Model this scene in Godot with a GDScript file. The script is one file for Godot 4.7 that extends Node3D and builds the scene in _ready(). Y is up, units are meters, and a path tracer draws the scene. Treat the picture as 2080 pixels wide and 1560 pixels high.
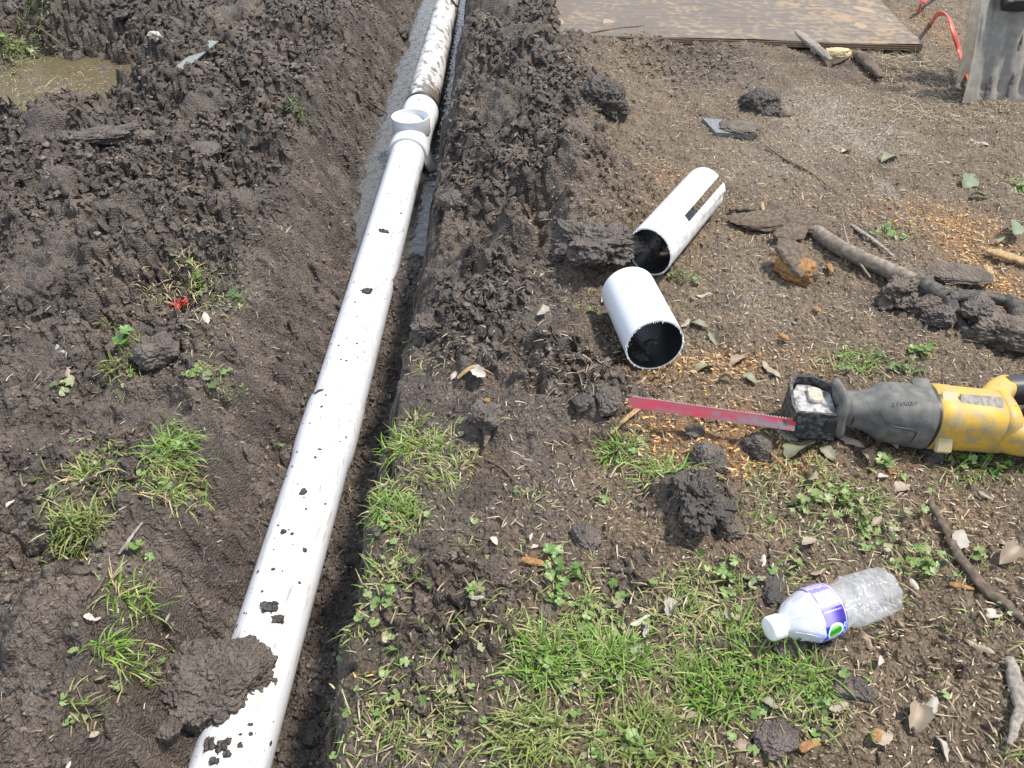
extends Node3D
# A muddy drain trench: white plastic pipe with a tee, offcuts, a reciprocating saw, a bottle and garden litter.
# x to the right, -z ahead (d = -z), y up, lawn level about 0.

const EYE := 0.86
const TILT := 40.5
const LENS := 1560.0

const X0 := -2.6
const D0 := 0.15
const CELL := 0.01
const GW := 521
const GH := 451

var rng := RandomNumberGenerator.new()
var base := PackedFloat32Array()
var rough := PackedFloat32Array()
var turf := PackedFloat32Array()
var dirt := PackedFloat32Array()
var rust := PackedFloat32Array()
var chalk := PackedFloat32Array()
var straw := PackedFloat32Array()
var n_big := FastNoiseLite.new()
var n_mid := FastNoiseLite.new()
var n_c1 := FastNoiseLite.new()
var n_c2 := FastNoiseLite.new()
var n_c3 := FastNoiseLite.new()
var n_fine := FastNoiseLite.new()
var n_tone := FastNoiseLite.new()
var n_warp := FastNoiseLite.new()
var M := {}
var used := {}

# ---------------------------------------------------------------- helpers: naming

func numbered(called: String) -> String:
	var k: int = used.get(called, 0)
	used[called] = k + 1
	return called if k == 0 else "%s_%03d" % [called, k]

func tag(o: Node3D, label: String, category: String, group := "") -> Node3D:
	o.set_meta("label", label)
	o.set_meta("category", category)
	if group != "":
		o.set_meta("group", group)
	return o

func thing(called: String, label: String, category: String, where := Vector3.ZERO, group := "") -> Node3D:
	var o := Node3D.new()
	o.name = numbered(called)
	add_child(o)
	o.position = where
	tag(o, label, category, group)
	return o

func piece(called: String, mesh: Mesh, mat: Material, parent: Node = null) -> MeshInstance3D:
	var o := MeshInstance3D.new()
	o.mesh = mesh
	if mat:
		o.material_override = mat
	if parent == null:
		o.name = numbered(called)
		add_child(o)
	else:
		o.name = called
		parent.add_child(o, true)
	return o

# ---------------------------------------------------------------- helpers: places

func ray(px: float, py: float) -> Vector3:
	var u := (px - 1040.0) / LENS
	var v := (py - 780.0) / LENS
	var s := sin(deg_to_rad(TILT))
	var c := cos(deg_to_rad(TILT))
	return Vector3(u, -s - v * c, -c + v * s)

func at(px: float, py: float, h: float) -> Vector3:
	var r := ray(px, py)
	return Vector3(0, EYE, 0) + r * ((h - EYE) / r.y)

func spot(px: float, py: float) -> Vector3:
	var h := 0.0
	var p := at(px, py, h)
	for i in 8:
		h = lerpf(h, bilin(base, p.x, -p.z), 0.6)
		p = at(px, py, h)
	p.y = height(p.x, -p.z)
	return p

func per_px(px: float, py: float, h := 0.0) -> float:      # metres that one pixel of the photograph spans there
	return ((h - EYE) / ray(px, py).y) / LENS

func ss(a: float, b: float, x: float) -> float:
	return smoothstep(a, b, x)

func bilin(g: PackedFloat32Array, x: float, d: float) -> float:
	var fx := clampf((x - X0) / CELL, 0.0, GW - 1.001)
	var fd := clampf((d - D0) / CELL, 0.0, GH - 1.001)
	var i := int(fx)
	var j := int(fd)
	fx -= i
	fd -= j
	var k := j * GW + i
	return lerpf(lerpf(g[k], g[k + 1], fx), lerpf(g[k + GW], g[k + GW + 1], fx), fd)

func near(g: PackedFloat32Array, x: float, d: float) -> float:
	return g[clampi(int((d - D0) / CELL), 0, GH - 1) * GW + clampi(int((x - X0) / CELL), 0, GW - 1)]

# paints a soft ellipse, given where it lies in the photograph, onto a ground map
func daub(g: PackedFloat32Array, px: float, py: float, rx: float, ry: float, value: float, add := false, soft := 0.5, lift := 0.0) -> void:
	var c := at(px, py, lift)
	var wx := rx * per_px(px, py, lift)
	var wd: float = absf(at(px, py - ry, lift).z - at(px, py + ry, lift).z) * 0.5
	oval(g, c.x, -c.z, wx, wd, value, add, soft)

func oval(g: PackedFloat32Array, cx: float, cd: float, wx: float, wd: float, value: float, add := false, soft := 0.5) -> void:
	for j in range(maxi(0, int((cd - wd * 1.3 - D0) / CELL)), mini(GH, int((cd + wd * 1.3 - D0) / CELL) + 2)):
		for i in range(maxi(0, int((cx - wx * 1.3 - X0) / CELL)), mini(GW, int((cx + wx * 1.3 - X0) / CELL) + 2)):
			var x := X0 + i * CELL
			var d := D0 + j * CELL
			var q := Vector2((x - cx) / wx, (d - cd) / wd).length() + 0.35 * n_mid.get_noise_2d(x * 2.2 + 7.0, d * 2.2)
			var w := 1.0 - ss(1.0 - soft, 1.0 + soft * 0.4, q)
			var k := j * GW + i
			g[k] = g[k] + value * w if add else lerpf(g[k], value, w)

# ---------------------------------------------------------------- the lie of the land

func axis_x(d: float) -> float:
	return -0.392 + 0.0352 * d if d < 1.14 else -0.3744 + 0.0214 * minf(d, 2.4)

func trench_floor(d: float) -> float:
	return lerpf(-0.182, -0.25, ss(1.5, 2.15, d))

func lay_ground() -> void:
	for g in [base, rough, turf, dirt, rust, chalk, straw]:
		g.resize(GW * GH)
	for j in GH:
		var d := D0 + j * CELL
		for i in GW:
			var x := X0 + i * CELL
			var k := j * GW + i
			var big := n_big.get_noise_2d(x, d)
			var mid := n_mid.get_noise_2d(x, d)
			var far := ss(1.0, 1.6, d)
			var left := 1.0 - ss(-0.62, -0.5, x)
			var heap := ss(-0.24, -0.12, x) * (1.0 - ss(0.08, 0.42, x + 0.10 * mid)) * ss(1.15, 1.75, d + 0.12 * mid)
			var h := 0.012 * big + 0.006 * mid
			h += left * (lerpf(0.0, 0.045, far) + big * lerpf(0.03, 0.06, far) + mid * lerpf(0.016, 0.032, far))
			h += heap * (0.085 + 0.05 * big + 0.035 * mid)
			var wob := 0.018 * mid + 0.014 * n_mid.get_noise_2d(x * 3.0, d * 3.0 + 4.0)
			var lt := lerpf(-0.535, -0.64, ss(1.0, 2.6, d)) + wob
			var lb := axis_x(d) - lerpf(0.048, 0.098, ss(1.5, 2.4, d)) + wob
			var rt := lerpf(-0.19, -0.165, ss(0.5, 1.6, d)) + wob
			var rb := lerpf(-0.255, -0.225, ss(0.6, 2.0, d)) + wob
			var out := minf(1.0 - ss(lt, lb, x), 1.0) if x < axis_x(d) else ss(rb, rt, x)
			if x < axis_x(d):
				out = pow(out, 0.8)
			var fl := trench_floor(d)
			if x > axis_x(d):          # deeper on the right, with a sill of mud that holds the water back
				fl = lerpf(-0.236, fl, ss(1.5, 1.75, d)) + 0.06 * exp(-pow((d - 1.58) / 0.10, 2.0))
			h = lerpf(fl + 0.012 * mid, h, out)
			base[k] = h
			rough[k] = lerpf(0.26, lerpf(0.62, 0.95, far), maxf(left, heap)) if out > 0.5 else 0.42
			dirt[k] = (1.0 - heap) * ss(-0.1, 0.1, x) * ss(0.0, 0.3, d)
			straw[k] = 0.42 * dirt[k] + 0.05
	# smooth, slumped or trodden places
	daub(rough, 90, 565, 110, 55, 0.16)
	daub(rough, 280, 810, 95, 60, 0.14)
	daub(rough, 430, 1000, 70, 260, 0.3)
	daub(rough, 380, 1250, 90, 260, 0.26)
	daub(rough, 620, 600, 70, 130, 0.45)
	daub(rough, 1190, 905, 110, 50, 0.15)
	daub(rough, 1110, 850, 60, 40, 0.2)
	daub(rough, 920, 170, 40, 80, 0.5)
	daub(rough, 1150, 470, 70, 40, 0.35)
	daub(rough, 700, 140, 60, 160, 0.6)
	daub(rough, 80, 1300, 150, 120, 0.3)
	daub(rough, 960, 980, 60, 60, 0.3)
	daub(rough, 900, 1250, 150, 130, 0.75)
	daub(rough, 830, 1420, 110, 70, 0.75)
	daub(rough, 1250, 1190, 70, 70, 0.7)
	daub(rough, 1400, 1010, 110, 60, 0.6)
	daub(rough, 1370, 120, 150, 60, 0.7)
	daub(rough, 1180, 760, 150, 80, 0.85)
	daub(rough, 980, 660, 130, 110, 0.95)
	daub(rough, 1880, 1320, 120, 90, 0.5)
	for a in [[330, 300, 60, 25], [110, 330, 70, 22], [420, 250, 50, 20], [250, 470, 60, 25], [500, 420, 50, 30], [130, 430, 50, 20], [1010, 290, 50, 40], [1180, 330, 40, 50], [980, 520, 50, 30], [1090, 690, 50, 30], [60, 720, 60, 40], [560, 130, 60, 25], [1000, 60, 60, 25], [40, 880, 50, 40], [180, 800, 40, 50], [470, 60, 60, 25], [640, 300, 40, 40], [1060, 140, 40, 30]]:
		daub(rough, a[0], a[1], a[2], a[3], 0.2)
	# heaps and hollows
	daub(base, 1010, 660, 150, 120, 0.045, true)
	daub(base, 1170, 780, 120, 70, 0.025, true)
	daub(base, 1040, 850, 110, 60, 0.03, true)
	daub(base, 1190, 905, 90, 40, -0.025, true)
	daub(base, 1180, 470, 110, 90, 0.045, true)
	daub(base, 1130, 240, 110, 130, 0.04, true)
	daub(base, 1100, 480, 30, 30, -0.05, true)
	daub(base, 1230, 560, 60, 30, -0.03, true)
	daub(base, 300, 590, 90, 60, -0.06, true)
	daub(base, 220, 660, 60, 50, -0.05, true)
	daub(base, 280, 820, 120, 60, -0.04, true)
	daub(base, 180, 290, 160, 36, 0.025, true)
	daub(base, 220, 60, 130, 60, 0.08, true)
	daub(base, 270, 110, 60, 20, -0.06, true)
	daub(base, 500, 300, 160, 60, 0.04, true)
	daub(base, 80, 520, 140, 60, 0.035, true)
	daub(base, 100, 1120, 90, 40, -0.03, true)
	daub(base, 60, 1240, 160, 90, 0.03, true)
	daub(base, 385, 1475, 50, 45, -0.09, true)
	daub(base, 520, 1050, 28, 26, -0.05, true)
	daub(base, 1320, 640, 200, 130, -0.012, true)
	daub(base, 900, 1240, 150, 110, 0.02, true)
	daub(base, 1410, 1010, 90, 50, 0.03, true)
	daub(base, 1180, 30, 110, 60, -0.05, true)
	daub(base, 1240, 88, 130, 16, 0.022, true)
	daub(base, 1480, 98, 120, 12, 0.014, true)
	# puddle hollow
	daub(base, 105, 178, 190, 80, -0.03, false, 0.4)
	daub(rough, 110, 178, 160, 62, 0.12, false, 0.4)
	# where the spoil never fell: paler trodden soil, chalk, sawdust
	for a in [[620, 1020, 120, 560, 0.0], [1040, 700, 190, 330, 0.0], [900, 1250, 170, 170, 0.15], [1260, 1190, 80, 90, 0.2], [1400, 1010, 120, 70, 0.1], [1440, 130, 130, 60, 0.35], [1190, 790, 140, 90, 0.05], [1830, 620, 120, 60, 0.4]]:
		daub(dirt, a[0], a[1], a[2], a[3], a[4])
	for a in [[1690, 250, 130, 60, 0.55], [1560, 330, 150, 60, 0.2], [1790, 300, 90, 40, 0.35], [1650, 200, 60, 30, 0.3], [1520, 560, 100, 60, 0.2], [1790, 375, 40, 18, 0.5], [1560, 640, 120, 60, 0.14], [1130, 980, 80, 30, 0.1]]:
		daub(chalk, a[0], a[1], a[2], a[3], a[4], true, 0.9)
	for a in [[1420, 745, 170, 50, 0.75], [1480, 885, 190, 75, 0.9], [1600, 960, 110, 40, 0.4], [1320, 900, 90, 60, 0.5], [1470, 960, 70, 40, 0.7], [1880, 440, 130, 50, 0.5], [1990, 510, 120, 80, 0.9], [2050, 600, 50, 50, 0.7], [1340, 365, 60, 40, 0.35], [1610, 540, 60, 40, 0.4], [1085, 1148, 45, 18, 0.6], [720, 1380, 40, 22, 0.5], [980, 960, 60, 40, 0.25], [1900, 60, 70, 60, 0.45], [1300, 840, 60, 30, 0.4], [1850, 930, 90, 40, 0.4], [1940, 1050, 110, 50, 0.25], [1650, 740, 70, 40, 0.3], [270, 870, 60, 30, 0.15], [1780, 960, 60, 30, 0.35], [1270, 470, 40, 60, 0.1]]:
		daub(rust, a[0], a[1], a[2], a[3], a[4], true, 0.9)
	# lawn
	for a in [[1120, 1390, 540, 200, 0.40], [1480, 1300, 200, 170, 0.3], [1660, 1040, 210, 95, 0.42], [1300, 960, 140, 60, 0.3], [760, 1230, 60, 300, 0.4], [860, 980, 110, 110, 0.3], [1960, 960, 140, 60, 0.25], [60, 190, 120, 70, 0.30], [150, 1010, 75, 110, 0.6], [250, 1250, 50, 110, 0.45], [180, 1390, 45, 70, 0.4], [340, 960, 60, 90, 0.35],
			[35, 110, 85, 75, 0.9], [20, 215, 45, 30, 0.8], [130, 90, 40, 25, 0.4],
			[140, 1040, 75, 80, 1.0], [175, 960, 60, 50, 0.55], [165, 1110, 45, 40, 0.7], [270, 1200, 38, 60, 0.8], [240, 1290, 32, 50, 0.75], [190, 1370, 28, 40, 0.6], [140, 1440, 30, 30, 0.4],
			[300, 590, 60, 30, 0.2], [410, 575, 70, 40, 0.6], [240, 720, 45, 50, 0.7], [430, 760, 60, 40, 0.45], [340, 940, 60, 70, 0.8], [470, 610, 40, 30, 0.35], [420, 670, 40, 40, 0.3],
			[830, 890, 45, 60, 0.75], [880, 960, 75, 60, 0.7], [800, 1010, 50, 55, 0.85], [850, 1060, 60, 50, 0.7], [790, 1100, 40, 50, 0.7], [770, 1190, 60, 60, 0.85], [720, 1290, 50, 60, 0.85], [700, 1400, 40, 60, 0.6], [690, 1510, 60, 50, 0.75], [850, 740, 25, 20, 0.4],
			[800, 1350, 70, 40, 0.3], [980, 1240, 50, 60, 0.35], [1270, 910, 60, 30, 0.9], [1340, 950, 80, 35, 0.8], [1200, 1000, 35, 22, 0.7], [1090, 1010, 90, 30, 0.4], [1150, 1180, 90, 45, 0.8], [1180, 1250, 90, 50, 0.75], [1080, 1330, 80, 60, 0.9], [1220, 1350, 160, 90, 0.7], [1350, 1280, 120, 90, 0.9], [1330, 1430, 160, 90, 0.95], [1050, 1480, 170, 80, 1.0], [1250, 1510, 190, 70, 0.7], [880, 1480, 80, 60, 0.55], [780, 1500, 50, 70, 0.7], [1480, 1400, 130, 70, 0.95], [1540, 1340, 120, 70, 0.9], [1440, 1190, 90, 70, 0.7], [1420, 1260, 80, 60, 0.8], [1640, 1390, 90, 50, 0.75], [1600, 1490, 120, 60, 0.8], [1440, 1530, 140, 40, 0.9], [1720, 1460, 60, 40, 0.4],
			[1610, 980, 90, 50, 0.7], [1660, 1040, 110, 60, 0.85], [1760, 1010, 60, 50, 0.7], [1720, 1100, 90, 45, 0.6], [1610, 1170, 60, 30, 0.55], [1850, 1150, 80, 40, 0.65], [1730, 740, 90, 35, 0.7], [1830, 740, 60, 25, 0.5], [1980, 930, 110, 35, 0.75], [1920, 970, 90, 30, 0.4], [2010, 1260, 60, 40, 0.6], [2060, 1350, 40, 40, 0.4], [1880, 1400, 60, 30, 0.3], [2050, 1540, 50, 30, 0.6], [1560, 870, 80, 22, 0.6], [1480, 850, 60, 22, 0.45], [1700, 830, 30, 20, 0.3], [1660, 790, 40, 22, 0.5],
			[1390, 565, 50, 20, 0.35], [1180, 610, 40, 25, 0.35], [1820, 480, 50, 25, 0.3], [2070, 380, 40, 30, 0.4], [900, 900, 120, 60, 0.3], [960, 1100, 120, 50, 0.2], [1800, 1250, 120, 60, 0.22], [1960, 1150, 90, 60, 0.25]]:
		daub(turf, a[0], a[1], a[2], a[3], a[4], true, 0.7)
	# straw and dry grass
	for a in [[1840, 140, 110, 60, 0.9], [1760, 230, 160, 60, 0.35], [1950, 230, 130, 30, 0.7], [1700, 420, 220, 90, 0.25], [330, 590, 90, 50, 0.8], [430, 560, 60, 30, 0.8], [570, 480, 60, 60, 0.4], [480, 640, 90, 60, 0.4], [250, 1290, 60, 90, 0.5], [130, 900, 60, 40, 0.5], [1450, 740, 130, 50, 0.6], [900, 740, 90, 40, 0.5], [1900, 1050, 160, 80, 0.5], [1850, 1420, 200, 120, 0.6], [1750, 1150, 150, 80, 0.3], [150, 180, 110, 50, 0.7], [260, 370, 60, 40, 0.4], [250, 440, 60, 30, 0.4], [1120, 1000, 160, 40, 0.35]]:
		daub(straw, a[0], a[1], a[2], a[3], a[4], true, 0.8)

func lump(x: float, d: float, r: float) -> float:
	var a := -n_c1.get_noise_2d(x, d)          # 1 in the middle of a clod, 0 at its rim
	var b := -n_c2.get_noise_2d(x, d)
	var c := -n_c3.get_noise_2d(x, d)
	var f := n_fine.get_noise_2d(x, d)
	var pick := 0.55 + 0.9 * n_tone.get_noise_2d(x * 2.0 + 31.0, d * 2.0)
	return r * (0.052 * (a - 0.6) * clampf(pick, 0.1, 1.2) + 0.022 * (b - 0.6) * clampf(1.25 - pick * 0.5, 0.3, 1.2) + 0.0055 * (c - 0.6)) + (0.0045 + 0.0075 * r) * f

func height(x: float, d: float) -> float:
	return bilin(base, x, d) + lump(x, d, near(rough, x, d))

func soil(x: float, d: float) -> Color:
	var t := n_tone.get_noise_2d(x, d)
	var f := n_fine.get_noise_2d(x * 1.7 + 3.0, d * 1.7)
	var c := Color(0.076, 0.0575, 0.047).lerp(Color(0.142, 0.110, 0.089), clampf(0.42 + 1.1 * t + 0.5 * n_mid.get_noise_2d(x * 0.7, d * 0.7 + 60.0), 0.0, 1.0))
	var sm := near(rough, x, d)
	c = c.lerp(Color(0.128, 0.102, 0.085), 0.55 * (1.0 - ss(0.14, 0.34, sm)))
	var w := near(dirt, x, d)
	c = c.lerp(Color(0.240, 0.168, 0.102).lerp(Color(0.145, 0.101, 0.064), clampf(0.5 + t + 0.5 * f, 0.0, 1.0)), w * 0.8)
	w = near(turf, x, d)
	c = c.lerp(Color(0.105, 0.083, 0.046), clampf(w, 0.0, 1.0) * 0.5)
	w = near(chalk, x, d)
	if w > 0.01:
		c = c.lerp(Color(0.40, 0.36, 0.31), clampf(w * (0.55 + 2.2 * f + 0.8 * t), 0.0, 0.85))
	w = near(rust, x, d)
	if w > 0.01:
		c = c.lerp(Color(0.40, 0.195, 0.065).lerp(Color(0.27, 0.145, 0.06), clampf(0.5 + 1.5 * f, 0.0, 1.0)), clampf(w * (0.8 + 1.9 * f + 0.7 * t), 0.0, 0.92))
	return c

func half_width(d: float) -> float:
	return 0.50 + 0.71 * maxf(d, 0.0)

func build_ground() -> void:
	var ds := PackedFloat32Array([-25.0, -8.0, -2.0, -0.5, 0.0, 0.2])
	var rows := 1120
	for i in rows + 1:
		ds.append(0.30 * pow(4.4 / 0.30, float(i) / rows))
	ds.append_array([4.6, 5.2, 7.0, 12.0, 25.0, 60.0])
	var us := PackedFloat32Array()
	var cols := 880
	var outer := [60.0, 20.0, 7.0, 2.5, 0.8, 0.25]
	for o in outer:
		us.append(-o)
	for i in cols + 1:
		us.append(-1.0 + 2.0 * i / cols)
	outer.reverse()
	for o in outer:
		us.append(o)
	var nu := us.size()
	var nd := ds.size()
	var skirt := outer.size()
	var P := PackedVector3Array()
	var C := PackedColorArray()
	P.resize(nu * nd)
	C.resize(nu * nd)
	for j in nd:
		var d0 := ds[j]
		var hw := half_width(d0)
		for i in nu:
			var x := us[i] * hw
			if i < skirt:
				x = us[i] - hw
			elif i >= nu - skirt:
				x = us[i] + hw
			var d := d0
			var k := j * nu + i
			C[k] = soil(x, d)
			var r := near(rough, x, d)
			var y := height(x, d)
			# clods lean and overhang a little
			x += r * 0.015 * n_warp.get_noise_2d(x, d)
			d += r * 0.015 * n_warp.get_noise_2d(x + 50.0, d)
			P[k] = Vector3(x, y, -d)
	var N := PackedVector3Array()
	N.resize(nu * nd)
	for j in nd:
		var ja := maxi(j - 1, 0) * nu
		var jb := mini(j + 1, nd - 1) * nu
		for i in nu:
			var e := P[j * nu + mini(i + 1, nu - 1)] - P[j * nu + maxi(i - 1, 0)]
			var f := P[jb + i] - P[ja + i]
			N[j * nu + i] = e.cross(f).normalized()
	var I := PackedInt32Array()
	I.resize((nu - 1) * (nd - 1) * 6)
	var q := 0
	for j in nd - 1:
		for i in nu - 1:
			var k := j * nu + i
			I[q] = k
			I[q + 1] = k + nu
			I[q + 2] = k + nu + 1
			I[q + 3] = k
			I[q + 4] = k + nu + 1
			I[q + 5] = k + 1
			q += 6
	var a := []
	a.resize(Mesh.ARRAY_MAX)
	a[Mesh.ARRAY_VERTEX] = P
	a[Mesh.ARRAY_NORMAL] = N
	a[Mesh.ARRAY_COLOR] = C
	a[Mesh.ARRAY_INDEX] = I
	var m := ArrayMesh.new()
	m.add_surface_from_arrays(Mesh.PRIMITIVE_TRIANGLES, a)
	var o := piece("ground", m, M.soil)
	o.set_meta("kind", "structure")
	o.set_meta("label", "dark churned mud and trodden soil with a trench cut through it")

func _ready() -> void:
	rng.seed = 4711
	# camera, sky, sun, exposure
	var cam := Camera3D.new()
	cam.name = "camera"
	cam.fov = 53.13
	cam.near = 0.05
	cam.far = 300.0
	add_child(cam)
	cam.position = Vector3(0, EYE, 0)
	cam.rotation_degrees = Vector3(-TILT, 0, 0)
	cam.current = true
	var sky_mat := ProceduralSkyMaterial.new()
	sky_mat.sky_top_color = Color(0.68, 0.745, 0.83)
	sky_mat.sky_horizon_color = Color(0.86, 0.88, 0.90)
	sky_mat.sky_curve = 0.2
	sky_mat.ground_bottom_color = Color(0.25, 0.22, 0.2)
	sky_mat.ground_horizon_color = Color(0.6, 0.6, 0.58)
	sky_mat.sky_energy_multiplier = 1.0
	var sky := Sky.new()
	sky.sky_material = sky_mat
	var env := Environment.new()
	env.background_mode = Environment.BG_SKY
	env.sky = sky
	env.tonemap_mode = Environment.TONE_MAPPER_LINEAR
	env.tonemap_exposure = 2.05
	env.sdfgi_enabled = true
	env.ssao_enabled = true
	env.ssil_enabled = true
	var we := WorldEnvironment.new()
	we.environment = env
	add_child(we)
	var sun := DirectionalLight3D.new()
	sun.name = "sun"
	sun.light_energy = 1.0
	sun.light_color = Color(1.0, 0.97, 0.92)
	sun.light_angular_distance = 6.0
	sun.shadow_enabled = true
	add_child(sun)
	sun.look_at_from_position(Vector3(0.42, 0.90, -0.10), Vector3.ZERO, Vector3.UP)

	make_noises()
	make_materials()
	make_more_materials()
	lay_ground()
	build_ground()
	build_water()
	build_drain()
	build_offcuts()
	build_saw()
	build_bottle()
	build_shovels()
	build_plywood()
	build_litter()
	build_clods()
	build_leaves()
	build_weeds()
	build_tufts()
	build_grass()
	build_crumbs()
	build_roots()

func make_noises() -> void:
	for a in [[n_big, 1.9, 11, 3], [n_mid, 6.0, 12, 3], [n_fine, 55.0, 13, 4], [n_tone, 9.0, 14, 4], [n_warp, 38.0, 15, 2]]:
		a[0].noise_type = FastNoiseLite.TYPE_SIMPLEX
		a[0].frequency = a[1]
		a[0].seed = a[2]
		a[0].fractal_type = FastNoiseLite.FRACTAL_FBM
		a[0].fractal_octaves = a[3]
	for a in [[n_c1, 6.5, 21, 0.09], [n_c2, 19.0, 22, 0.034], [n_c3, 60.0, 23, 0.008]]:
		a[0].noise_type = FastNoiseLite.TYPE_CELLULAR
		a[0].cellular_distance_function = FastNoiseLite.DISTANCE_EUCLIDEAN
		a[0].cellular_return_type = FastNoiseLite.RETURN_DISTANCE
		a[0].frequency = a[1]
		a[0].seed = a[2]
		a[0].fractal_type = FastNoiseLite.FRACTAL_NONE
		a[0].domain_warp_enabled = true
		a[0].domain_warp_type = FastNoiseLite.DOMAIN_WARP_SIMPLEX
		a[0].domain_warp_amplitude = a[3]
		a[0].domain_warp_frequency = a[1] * 1.4
		a[0].domain_warp_fractal_type = FastNoiseLite.DOMAIN_WARP_FRACTAL_PROGRESSIVE
		a[0].domain_warp_fractal_octaves = 3

func noise_tex(freq: float, sd: int, lo: Color, hi: Color, size := 512, oct := 5, mid := 0.5) -> NoiseTexture2D:
	var n := FastNoiseLite.new()
	n.noise_type = FastNoiseLite.TYPE_SIMPLEX
	n.frequency = freq
	n.seed = sd
	n.fractal_octaves = oct
	var t := NoiseTexture2D.new()
	t.width = size
	t.height = size
	t.seamless = true
	t.noise = n
	var g := Gradient.new()
	g.set_color(0, lo)
	g.set_color(1, hi)
	g.set_offset(0, mid - 0.3)
	g.set_offset(1, mid + 0.3)
	t.color_ramp = g
	return t

func make_materials() -> void:
	var m := StandardMaterial3D.new()
	m.vertex_color_use_as_albedo = true
	m.albedo_texture = noise_tex(0.02, 5, Color(0.72, 0.72, 0.72), Color(1, 1, 1), 1024, 6)
	m.uv1_triplanar = true
	m.uv1_world_triplanar = true
	m.uv1_scale = Vector3(4.3, 4.3, 4.3)
	m.roughness = 0.62
	m.metallic_specular = 0.5
	m.heightmap_enabled = true
	m.heightmap_texture = noise_tex(0.035, 6, Color(0, 0, 0), Color(1, 1, 1), 1024, 6)
	m.heightmap_scale = 0.35
	M.soil = m

# ---------------------------------------------------------------- helpers: shapes (counter-clockwise in, clockwise out)

func begin() -> SurfaceTool:
	var st := SurfaceTool.new()
	st.begin(Mesh.PRIMITIVE_TRIANGLES)
	st.set_smooth_group(0)
	return st

func tri(st: SurfaceTool, a: Vector3, b: Vector3, c: Vector3) -> void:
	st.add_vertex(a)
	st.add_vertex(c)
	st.add_vertex(b)

func quad(st: SurfaceTool, a: Vector3, b: Vector3, c: Vector3, d: Vector3) -> void:
	tri(st, a, b, c)
	tri(st, a, c, d)

func done(st: SurfaceTool) -> ArrayMesh:
	st.generate_normals()
	st.index()
	return st.commit()

# a flat convex face turned away from «inside»
func face(st: SurfaceTool, pts: Array, inside: Vector3) -> void:
	var mid := Vector3.ZERO
	for p in pts:
		mid += p
	mid /= pts.size()
	var a: Vector3 = pts[0]
	var b: Vector3 = pts[1]
	var c: Vector3 = pts[2]
	if (b - a).cross(c - a).dot(mid - inside) < 0.0:
		pts.reverse()
	for i in range(1, pts.size() - 1):
		tri(st, pts[0], pts[i], pts[i + 1])

func box(st: SurfaceTool, t: Transform3D, size: Vector3, bevel := 0.002) -> void:
	st.set_smooth_group(0xffffffff)
	var h := size * 0.5
	var b := minf(bevel, minf(h.x, minf(h.y, h.z)) * 0.9)
	var pt := func(s: Vector3, ax: int) -> Vector3:
		var v := Vector3(s.x * (h.x - b), s.y * (h.y - b), s.z * (h.z - b))
		v[ax] = s[ax] * h[ax]
		return t * v
	var o := t.origin
	for ax in 3:
		var u := (ax + 1) % 3
		var w := (ax + 2) % 3
		for sa in [-1.0, 1.0]:
			var pts := []
			for q in [[-1, -1], [1, -1], [1, 1], [-1, 1]]:
				var s := Vector3.ZERO
				s[ax] = sa
				s[u] = q[0]
				s[w] = q[1]
				pts.append(pt.call(s, ax))
			face(st, pts, o)
			for sb in [-1.0, 1.0]:
				var s1 := Vector3.ZERO
				s1[ax] = sa
				s1[u] = sb
				s1[w] = -1
				var s2 := s1
				s2[w] = 1
				face(st, [pt.call(s1, ax), pt.call(s2, ax), pt.call(s2, u), pt.call(s1, u)], o)
	for sx in [-1.0, 1.0]:
		for sy in [-1.0, 1.0]:
			for sz in [-1.0, 1.0]:
				var s3 := Vector3(sx, sy, sz)
				face(st, [pt.call(s3, 0), pt.call(s3, 1), pt.call(s3, 2)], o)
	st.set_smooth_group(0)

# rings of points, each counter-clockwise seen from where the rings are heading
func skin(st: SurfaceTool, rings: Array, cap_a := true, cap_b := true, uv := false, inside_out := false) -> void:
	var n: int = rings[0].size()
	for j in rings.size() - 1:
		var a: PackedVector3Array = rings[j]
		var b: PackedVector3Array = rings[j + 1]
		for k in n:
			var l := (k + 1) % n
			var order := [[a[k], k, j], [a[l], k + 1, j], [b[l], k + 1, j + 1], [a[k], k, j], [b[l], k + 1, j + 1], [b[k], k, j + 1]]
			if not inside_out:
				order = [order[0], order[2], order[1], order[3], order[5], order[4]]
			for e in order:
				if uv:
					st.set_uv(Vector2(float(e[1]) / n, float(e[2]) / (rings.size() - 1)))
				st.add_vertex(e[0])
	for e in 2:
		if not [cap_a, cap_b][e]:
			continue
		st.set_smooth_group(1 + e)
		var r: PackedVector3Array = rings[0] if e == 0 else rings[rings.size() - 1]
		var c := Vector3.ZERO
		for p in r:
			c += p
		c /= n
		for k in n:
			if uv:
				st.set_uv(Vector2(0.5, 0.5))
			if e == 0:
				tri(st, c, r[(k + 1) % n], r[k])
			else:
				tri(st, c, r[k], r[(k + 1) % n])
		st.set_smooth_group(0)

func ring(c: Vector3, u: Vector3, v: Vector3, ru: float, rv: float, n: int, power := 2.0, start := 0.0) -> PackedVector3Array:
	var out := PackedVector3Array()
	for k in n:
		var a := start + TAU * k / n
		var x := cos(a)
		var y := sin(a)
		if power != 2.0:
			x = signf(x) * pow(absf(x), 2.0 / power)
			y = signf(y) * pow(absf(y), 2.0 / power)
		out.append(c + u * x * ru + v * y * rv)
	return out

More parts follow.
